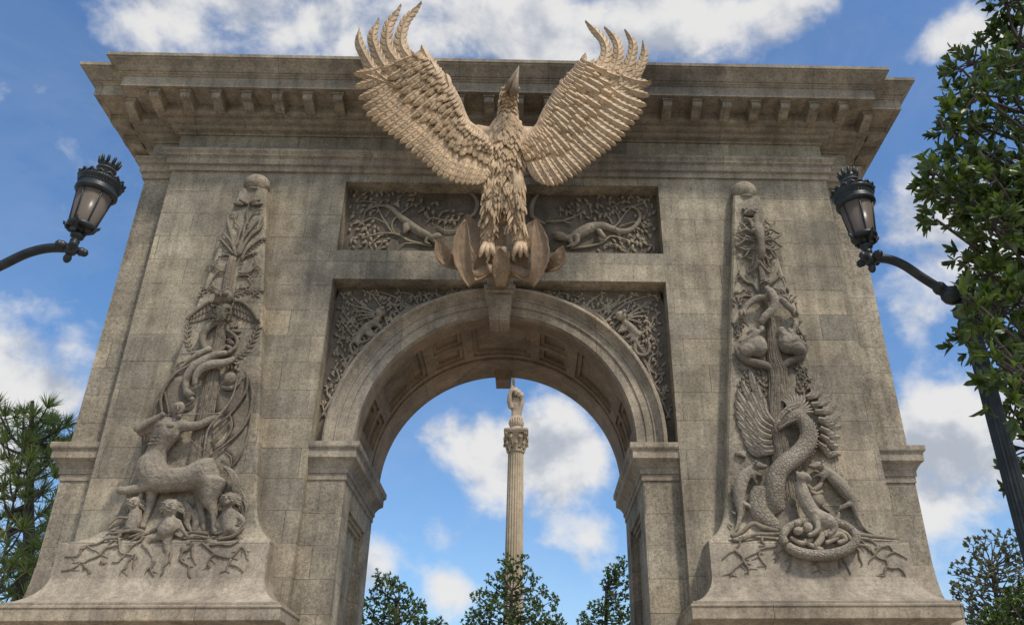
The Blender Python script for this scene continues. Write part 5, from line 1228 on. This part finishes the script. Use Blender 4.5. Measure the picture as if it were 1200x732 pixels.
    for r, z in ((.150, G0+.02), (.217, G1-.012), (.211, G1-.012), (.144, G0+.02)):
        for k in range(n): a = 2*math.pi*k/n; vs.append(B+Vector((r*math.cos(a), r*math.sin(a), z)))
    for i in range(3):
        for k in range(n): fs.append((i*n+k, i*n+(k+1) % n, (i+1)*n+(k+1) % n, (i+1)*n+k))
    m.add(vs, fs, True); m.build('glass', M['glass'], lan)
    m = MB(); m.lathe(B, [(.02, G0-.02), (.045, G0+.03), (.03, G0+.10), (.055, G0+.14), (.06, G0+.20), (.03, G0+.26)], 14); m.build('bulb', M['bulb'], lan)
    # lanterns are a little smaller than drawn and the left one leans
    mt = Matrix.Translation(B) @ Matrix.Rotation(lean, 4, 'Y') @ Matrix.Diagonal((K*.88, K*.88, K, 1)) @ Matrix.Translation(-B)
    def bake(o):
        for q in [q for q in scene.objects if q.parent == o]:
            if q.name.split('.')[0] in ('lantern_frame', 'hood', 'glass', 'bulb', 'hub', 'chimney', 'coronet'): q.data.transform(mt)
            bake(q)
    bake(root)
    return root
k = NT('frosted_glass'); k.b.inputs['Base Color'].default_value = (.36, .30, .24, 1); k.b.inputs['Roughness'].default_value = .28
tr = k.n('ShaderNodeBsdfTranslucent'); tr.inputs['Color'].default_value = (.62, .54, .46, 1); tp = k.n('ShaderNodeBsdfTransparent'); tp.inputs['Color'].default_value = (.75, .70, .64, 1)
a1 = k.n('ShaderNodeMixShader'); a1.inputs[0].default_value = .5; k.l(k.b.outputs[0], a1.inputs[1]); k.l(tr.outputs[0], a1.inputs[2])
a2 = k.n('ShaderNodeMixShader'); a2.inputs[0].default_value = .30; k.l(a1.outputs[0], a2.inputs[1]); k.l(tp.outputs[0], a2.inputs[2]); k.l(a2.outputs[0], k.t.nodes['Material Output'].inputs['Surface'])
M['glass'] = k.m; M['bulb'] = plain_mat('lamp_bulb', (.6, .58, .52), (.7, .68, .62), 5, .3)
LY = -8.0
pl = at(84, 291, LY); pr = at(1019, 303, LY)
lamp(-1, pl.x, LY, pl.z, pl.x-1.0, 'black iron street lamp left of the arch, its arm reaching in from the picture edge', R(6))
lamp(1, pr.x, LY, pr.z, 4.54, 'black iron street lamp right of the arch, its post half hidden by the broadleaf tree', R(-2))

# ================================================================== trees
def leafblade(mb, p, d, n_, ln, w, fold=.25):
    """four-faced leaf folded on its midrib"""
    d = d.normalized(); t = d.cross(n_)
    if t.length < 1e-4: t = d.orthogonal()
    t.normalize(); n_ = t.cross(d)
    vs = [p, p+d*ln*.38-t*w*.5+n_*w*fold, p+d*ln*.42, p+d*ln*.38+t*w*.5+n_*w*fold, p+d*ln*.78-t*w*.36+n_*w*fold*.6-n_*ln*.03, p+d*ln*.8-n_*ln*.04, p+d*ln*.78+t*w*.36+n_*w*fold*.6-n_*ln*.03, p+d*ln-n_*ln*.10]
    mb.add(vs, [(0, 2, 1), (0, 3, 2), (1, 2, 5, 4), (2, 3, 6, 5), (4, 5, 7), (5, 6, 7)])
def rdir(r, up=0):
    while True:
        v = Vector((r.uniform(-1, 1), r.uniform(-1, 1), r.uniform(-1, 1)))
        if .05 < v.length < 1: break
    v.normalize(); v.z += up; return v.normalized()
def branchy(mb, pts, r0, r1, n=7):
    sp = spline([tuple(p) for p in pts], 4); k = len(sp); mb.tube(sp, [r0+(r1-r0)*i/(k-1) for i in range(k)], n)
def whorl_tree(root_xy, label, clumps, trunk_r, seed, mat, leaf, whorls, group, name='broadleaf_tree', per=7, z_low=None):
    """clumps = [(centre Vector, radius)]; every twig ends in a whorl of leaves"""
    r = random.Random(seed); root = empty(name, (root_xy[0], root_xy[1], 0)); tag(root, label, 'tree', group)
    zs = [c.z for c, _ in clumps]; top = Vector((root_xy[0], root_xy[1], min(zs)+(max(zs)-min(zs))*.75)); base = Vector((root_xy[0], root_xy[1], 0))
    tm = MB(); branchy(tm, [base, base.lerp(top, .35)+Vector((.1, .05, 0)), base.lerp(top, .7)+Vector((-.06, .08, 0)), top], trunk_r, trunk_r*.3, 10)
    tm.build('trunk', M['bark'], root)
    bmz = MB(); lm = MB()
    for c, rad in clumps:
        h = max(.25*top.z, min(top.z, c.z-.35*(c-base).xy.length)); a = base.lerp(top, h/top.z)
        mid = a.lerp(c, .55)+Vector((r.uniform(-.2, .2), r.uniform(-.2, .2), -.1)); branchy(bmz, [a, mid, c], trunk_r*.18, .012, 6)
        nw = max(3, int(whorls*(rad/.3)**2))
        for _ in range(nw):
            v = rdir(r, .15); e = c+v*rad*r.uniform(.35, 1.0)
            if r.random() < .5: branchy(bmz, [c+v*rad*.05, c.lerp(e, .6)+rdir(r)*.05, e], .014, .005, 4)
            td = (v+rdir(r)*.6+Vector((0, 0, .25))).normalized(); q = td.orthogonal().normalized(); q2 = td.cross(q)
            for k in range(per+r.randint(-2, 2)):
                an = 2*math.pi*k/per+r.uniform(-.35, .35); tilt = r.uniform(.25, 1.1); d = td*math.cos(tilt)+(q*math.cos(an)+q2*math.sin(an))*math.sin(tilt)
                leafblade(lm, e+td*r.uniform(-.04, .03), d, td, leaf[0]*r.uniform(.7, 1.15), leaf[1]*r.uniform(.8, 1.15), r.uniform(.1, .35))
    bmz.build('branches', M['bark'], root); lm.build('crown', mat, root)
    return root
# the dark broadleaf tree filling the right edge
cl = []
rt = random.Random(3)
edge = [(-40, 1160), (0, 1166), (40, 1168), (75, 1128), (110, 1112), (150, 1106), (190, 1096), (215, 1100), (240, 1108), (265, 1104), (300, 1124), (330, 1128), (360, 1132), (400, 1138), (420, 1164), (450, 1180), (480, 1184), (520, 1200), (560, 1208), (620, 1224), (680, 1234)]
for py, x0 in edge:
    k = 0; x = x0+13
    while x < 1330:
        y = rt.uniform(-9.0, -7.2) if py < 400 else rt.uniform(-7.6, -6.4); rad = rt.uniform(.15, .30)
        if not (py > 430 and x > 1260): cl.append((at(x, py+rt.uniform(-10, 10), y), rad))
        x += rt.uniform(19, 29)
for px, py in ((1090, 203), (1088, 222), (1092, 258), (1100, 152), (1108, 126), (1122, 82), (1124, 398), (1156, 452), (1192, 560)): cl.append((at(px+6, py, rt.uniform(-8.8, -7.8)), .15))
for px, py in ((1132, 352), (1140, 378), (1150, 402), (1172, 432), (1184, 470)): cl.append((at(px+8, py, -9.0), .15))
whorl_tree((6.6, -7.6), 'dark glossy broadleaf tree close by, its crown filling the right edge of the picture', cl, .16, 5, M['magnolia'], (.13, .05), 26, None, 'broadleaf_tree')
# trees beyond the arch
def crown_from(outline, y, step, rad, seed, squash=1.0):
    r = random.Random(seed); out = []; xs = [p[0] for p in outline]; ys = [p[1] for p in outline]
    y_ = min(ys)
    while y_ < max(ys):
        xx = []
        for i in range(len(outline)):
            (x1, y1), (x2, y2) = outline[i], outline[(i+1) % len(outline)]
            if (y1 > y_) != (y2 > y_): xx.append(x1+(y_-y1)*(x2-x1)/(y2-y1))
        xx.sort()
        for a, b in zip(xx[::2], xx[1::2]):
            x = a+step*.3
            while x < b: out.append((at(x+r.uniform(-3, 3), y_+r.uniform(-3, 3), y+r.uniform(-1, 1)*(b-a)*.012), rad*r.uniform(.7, 1.2))); x += step*r.uniform(.8, 1.2)
        y_ += step*.8
    return out
GRP = 'trees seen through the arch'
T1 = [(452, 668), (462, 676), (470, 688), (486, 698), (500, 716), (520, 735), (525, 800), (400, 800), (418, 735), (428, 708), (440, 690), (444, 676)]
T2 = [(606, 650), (622, 660), (632, 676), (644, 692), (654, 704), (662, 722), (668, 800), (520, 800), (545, 728), (556, 706), (566, 694), (572, 676), (588, 668), (596, 656)]
T3 = [(731, 646), (738, 660), (744, 700), (752, 740), (752, 800), (660, 800), (678, 724), (690, 708), (704, 704), (712, 690), (706, 674), (716, 664)]
for T, lab, sd, y, lf in ((T1, 'green tree at the lower left of the arch opening, beside the left pier', 31, 17.0, .0), (T2, 'green tree in the middle of the arch opening, hiding the foot of the column', 32, 17.5, 0), (T3, 'green tree at the lower right of the arch opening, beside the right pier', 33, 16.5, 0)):
    cc = crown_from(T, y, 13, .26, sd); xm = sum(c.x for c, _ in cc)/len(cc)
    whorl_tree((xm, y), lab, cc, .16, sd, M['oak'], (.125, .06), 24, GRP, 'street_tree', 6)
T4 = [(1160, 622), (1178, 620), (1192, 618), (1215, 640), (1230, 800), (1100, 800), (1116, 735), (1112, 690), (1122, 664), (1136, 640), (1148, 630)]
cc = crown_from(T4, 9.0, 12, .24, 35); xm = 12.6
whorl_tree((at(1170, 700, 9).x, 9.0), 'pale-leaved small tree at the lower right corner behind the arch base', cc, .12, 36, M['pale_leaf'], (.14, .075), 7, None, 'small_tree', 5)
T5 = [(1172, 708), (1190, 694), (1240, 684), (1260, 800), (1130, 800), (1146, 740), (1158, 722)]
cc = crown_from(T5, 4.0, 13, .22, 37)
whorl_tree((at(1200, 720, 4).x, 4.0), 'low dark green bush-like tree at the bottom right corner', cc, .08, 38, M['magnolia'], (.13, .065), 24, None, 'small_tree', 6)
# pine on the left
pine = empty('pine_tree', (at(30, 700, 4).x, 4.0, 0)); tag(pine, 'long-needled pine tree behind the left end of the arch', 'tree')
r = random.Random(41); px0 = pine.location.x; tm = MB()
ptop = at(38, 470, 4.0); branchy(tm, [Vector((px0, 4, 0)), at(26, 690, 4), at(34, 590, 4), ptop], .20, .04, 10); tm.build('trunk', M['bark'], pine)
bmz, nm = MB(), MB()
def tuft(c, d, ln, n):
    for k in range(n):
        v = (d*r.uniform(.25, 1.1)+rdir(r)*.75).normalized(); e = c+v*ln*r.uniform(.7, 1.1); t = v.cross(rdir(r)).normalized()*.0095; m_ = c.lerp(e, .5)+Vector((0, 0, .012))
        nm.add([c-t, c+t, m_+t, e, m_-t], [(0, 1, 2, 4), (4, 2, 3)])
tips = [(6,488),(20,500),(2,520),(14,540),(40,505),(52,495),(66,505),(76,500),(84,512),(60,520),(46,530),(30,520),(70,530),(58,545),(80,540),(40,556),(20,570),(4,575),(64,560),(48,580),(30,590),(66,585),(10,605),(44,605),(26,620),(58,610),(8,635),(40,632),(20,650),(50,640),(6,668),(34,664),(22,684),(44,660),(10,700),(30,700),(-14,500),(-20,540),(-14,590),(-20,640),(-10,690),(38,490),(55,478),(28,486),(-4,476),(74,522),(88,530),(50,515),(36,540),(12,556),(22,606),(36,646),(14,662),(8,518),(62,498)]
for i, (px, py) in enumerate(tips):
    y = 4+r.uniform(-1.3, 1.3); e = at(px, py, y); zt = min(ptop.z-.1, e.z-.25*abs(e.x-px0)-.3); f = max(.3, zt/ptop.z); a = Vector((px0, 4, 0)).lerp(ptop, min(.97, f)) if zt > 0 else Vector((px0, 4, 1))
    mid = a.lerp(e, .5)+Vector((0, 0, -.12)); branchy(bmz, [a, mid, e], .04, .012, 5)
    tuft(e, (e-mid).normalized()+Vector((0, 0, .5)), .42, 60)
    for k in range(2):
        q = mid.lerp(e, r.uniform(.2, .95))+rdir(r)*.28; branchy(bmz, [mid.lerp(e, .5), q], .012, .006, 4); tuft(q, rdir(r, .7), .34, 34)
bmz.build('branches', M['bark'], pine); nm.build('crown', M['needle'], pine)

# ================================================================== ground
def sheet(name, x0, x1, y0, y1, z, mat):
    m = MB(); m.add([(x0, y0, z), (x1, y0, z), (x1, y1, z), (x0, y1, z)], [(0, 1, 2, 3)]); return tag(m.build(name, mat), kind='structure')
M['paving'] = stone_mat('paving', (.42, .365, .30), (.32, .28, .235), blocks=False, speck=.4, streak=0)
M['grass'] = plain_mat('lawn', (.04, .07, .02), (.08, .11, .035), 3, .9, 0, .5, .03)
sheet('ground', -900, 900, -900, 900, -.01, M['grass']); sheet('plaza', -40, 40, -45, 55, 0.0, M['paving'])
# ================================================================== daylight: sky, clouds at their bearings, one sun
w = bpy.data.worlds.new('World'); scene.world = w; w.use_nodes = True; nt = w.node_tree; nt.nodes.clear()
def N(t, **kw):
    q = nt.nodes.new(t)
    for a, b in kw.items(): setattr(q, a, b)
    return q
def Lk(a, b): nt.links.new(a, b)
def Mt(op, a, b=0, c=0, clamp=False):
    q = N('ShaderNodeMath', operation=op, use_clamp=clamp)
    for i, v in enumerate((a, b, c)):
        if hasattr(v, 'links'): Lk(v, q.inputs[i])
        else: q.inputs[i].default_value = v
    return q.outputs[0]
SUN_AZ, SUN_EL = SUNDEF = (R(38), R(56))                      # azimuth measured from -Y (towards the viewer), + to the right
sdir = Vector((math.sin(SUN_AZ)*math.cos(SUN_EL), -math.cos(SUN_AZ)*math.cos(SUN_EL), math.sin(SUN_EL)))
sky = N('ShaderNodeTexSky', sky_type='NISHITA'); sky.sun_disc = False; sky.sun_elevation = SUN_EL
sky.sun_rotation = math.atan2(sdir.x, sdir.y); sky.air_density = 1.0; sky.dust_density = 1.5; sky.ozone_density = 3.0
tc = N('ShaderNodeTexCoord'); vec = tc.outputs['Generated']
def noise_(scale, detail=8, rough=.6, off=(0, 0, 0), stretch=(1, 1, 1), dist=.0):
    mp = N('ShaderNodeMapping'); mp.inputs['Location'].default_value = off; mp.inputs['Scale'].default_value = stretch; Lk(vec, mp.inputs['Vector'])
    q = N('ShaderNodeTexNoise'); q.inputs['Scale'].default_value = scale; q.inputs['Detail'].default_value = detail; q.inputs['Roughness'].default_value = rough; q.inputs['Distortion'].default_value = dist
    Lk(mp.outputs[0], q.inputs['Vector']); return q.outputs['Fac']
def blob(px, py, sx, sy, amp):
    """a cloud centred on the bearing of that part of the sky; sx, sy its angular half-sizes in degrees"""
    d = (_F*FPX+_Rt*(px-PPX)-_Up*(py-366)).normalized(); rt = Vector((0, 0, 1)).cross(d)*-1; rt.normalize(); up = rt.cross(d)
    def dotn(v, k):
        q = N('ShaderNodeVectorMath', operation='DOT_PRODUCT'); Lk(vec, q.inputs[0]); q.inputs[1].default_value = tuple(v*k); return q.outputs['Value']
    a = dotn(rt, 1/math.tan(R(sx))); b = dotn(up, 1/math.tan(R(sy))); f = dotn(d, 1)
    r2 = Mt('ADD', Mt('MULTIPLY', a, a), Mt('MULTIPLY', b, b)); g = Mt('POWER', 2.718, Mt('MULTIPLY', r2, -1))
    return Mt('MULTIPLY', Mt('MULTIPLY', g, amp), Mt('GREATER_THAN', f, 0))
BL = [(520, 10, 15, 3.6, .62), (300, 22, 9, 3.0, .45), (780, 28, 9, 3.0, .55), (110, 20, 4, 2.2, .22), (930, 10, 4, 2.5, .25), (1088, 58, 2.6, 1.3, .55), (1150, 18, 2.4, 2.2, .5),
      (1085, 262, 3.6, 3.4, .62), (1060, 370, 2.2, 2.2, .38), (1110, 500, 4.6, 2.8, .66), (1130, 570, 5.0, 3.4, .62), (1080, 590, 2.5, 1.6, .3), (1180, 330, 4, 4, .4),
      (22, 425, 3.6, 3.4, .66), (60, 470, 2.0, 1.6, .4), (-30, 520, 4, 4, .5), (640, 515, 4.6, 3.0, .62), (530, 515, 4.4, 2.4, .55), (680, 545, 3.0, 2.2, .5), (590, 555, 3.5, 1.6, .25), (515, 628, 2.6, 1.5, .5), (526, 690, 2.0, 1.6, .52), (436, 668, 1.8, 2.0, .55), (680, 640, 3, 2, .22), (500, 590, 2, 2, .12), (600, 600, 4, 1.6, .16), (180, 90, 5, 3, .15),
      (-200, 200, 9, 7, .5), (1450, 240, 9, 7, .5), (-300, 560, 9, 6, .5), (1500, 560, 8, 6, .5)]
acc = None
for b in BL:
    o = blob(*b); acc = o if acc is None else Mt('ADD', acc, o)
n1 = noise_(9, 8, .56, (3.1, 1.7, .4), (1, 1, 1.25), .15); n2 = noise_(2.6, 5, .55, (8.2, 4.4, 2.1), (1, 1, 1.6)); n1u = noise_(9, 8, .56, (3.1+sdir.x*.04, 1.7+sdir.y*.04, .4+sdir.z*.05), (1, 1, 1.25), .15)
# clouds behind and around the viewer, from noise alone
fw = N('ShaderNodeVectorMath', operation='DOT_PRODUCT'); Lk(vec, fw.inputs[0]); fw.inputs[1].default_value = (0, 1, 0)
beh = Mt('MULTIPLY', Mt('SUBTRACT', .35, fw.outputs['Value'], clamp=True), Mt('MULTIPLY_ADD', n2, 2.4, -.75, clamp=True))
base = Mt('ADD', acc, Mt('MULTIPLY', beh, .9))
shape = Mt('ADD', base, Mt('MULTIPLY_ADD', n1, 2.3, -1.24))
dens = N('ShaderNodeMapRange', interpolation_type='SMOOTHSTEP'); dens.inputs['From Min'].default_value = .10; dens.inputs['From Max'].default_value = .68; dens.inputs['To Max'].default_value = .94; Lk(shape, dens.inputs['Value'])
shape_u = Mt('ADD', base, Mt('MULTIPLY_ADD', n1u, 2.3, -1.24))
# thin veil
veil = Mt('MULTIPLY', Mt('MULTIPLY_ADD', noise_(4.0, 9, .68, (1.3, 5, 2), (1, 1, 1.3), .6), 2.2, -1.0, clamp=True), .16)
D = Mt('MAXIMUM', dens.outputs[0], veil)
# lit side bright, thick underside grey
lt = N('ShaderNodeMapRange', interpolation_type='SMOOTHSTEP'); lt.inputs['From Min'].default_value = -.60; lt.inputs['From Max'].default_value = .45; lt.inputs['To Min'].default_value = .66; lt.inputs['To Max'].default_value = 1.0
Lk(Mt('ADD', Mt('MULTIPLY', Mt('SUBTRACT', shape, shape_u), 1.9), Mt('MULTIPLY_ADD', shape, -.55, .42)), lt.inputs['Value']); lum = lt.outputs[0]
mixc = N('ShaderNodeMix', data_type='RGBA'); Lk(Mt('MULTIPLY_ADD', lum, 2.5, -1.5, clamp=True), mixc.inputs[0]); mixc.inputs[6].default_value = (.80, .87, 1.0, 1); mixc.inputs[7].default_value = (1.0, .985, .96, 1)
hs = N('ShaderNodeHueSaturation'); hs.inputs['Saturation'].default_value = 1.18; Lk(sky.outputs[0], hs.inputs['Color'])
bgS = N('ShaderNodeBackground'); Lk(hs.outputs[0], bgS.inputs[0]); bgS.inputs[1].default_value = SKY_STR
bgC = N('ShaderNodeBackground'); Lk(mixc.outputs[2], bgC.inputs[0]); Lk(Mt('MULTIPLY', lum, CLOUD_STR), bgC.inputs[1])
mx = N('ShaderNodeMixShader'); Lk(D, mx.inputs[0]); Lk(bgS.outputs[0], mx.inputs[1]); Lk(bgC.outputs[0], mx.inputs[2])
out = N('ShaderNodeOutputWorld'); Lk(mx.outputs[0], out.inputs[0])
sd = bpy.data.lights.new('sun', 'SUN'); sd.energy = SUN_STR; sd.angle = R(SUN_ANG); sd.color = (1, .94, .85)
so = bpy.data.objects.new('sun', sd); col.objects.link(so); so.rotation_euler = (-sdir).to_track_quat('-Z', 'Y').to_euler(); so.location = sdir*60
vs_ = scene.view_settings; vs_.view_transform = 'Standard'; vs_.look = 'None'; vs_.gamma = 1; vs_.use_curve_mapping = False; vs_.exposure = EXPO
scene.render.engine = 'CYCLES'
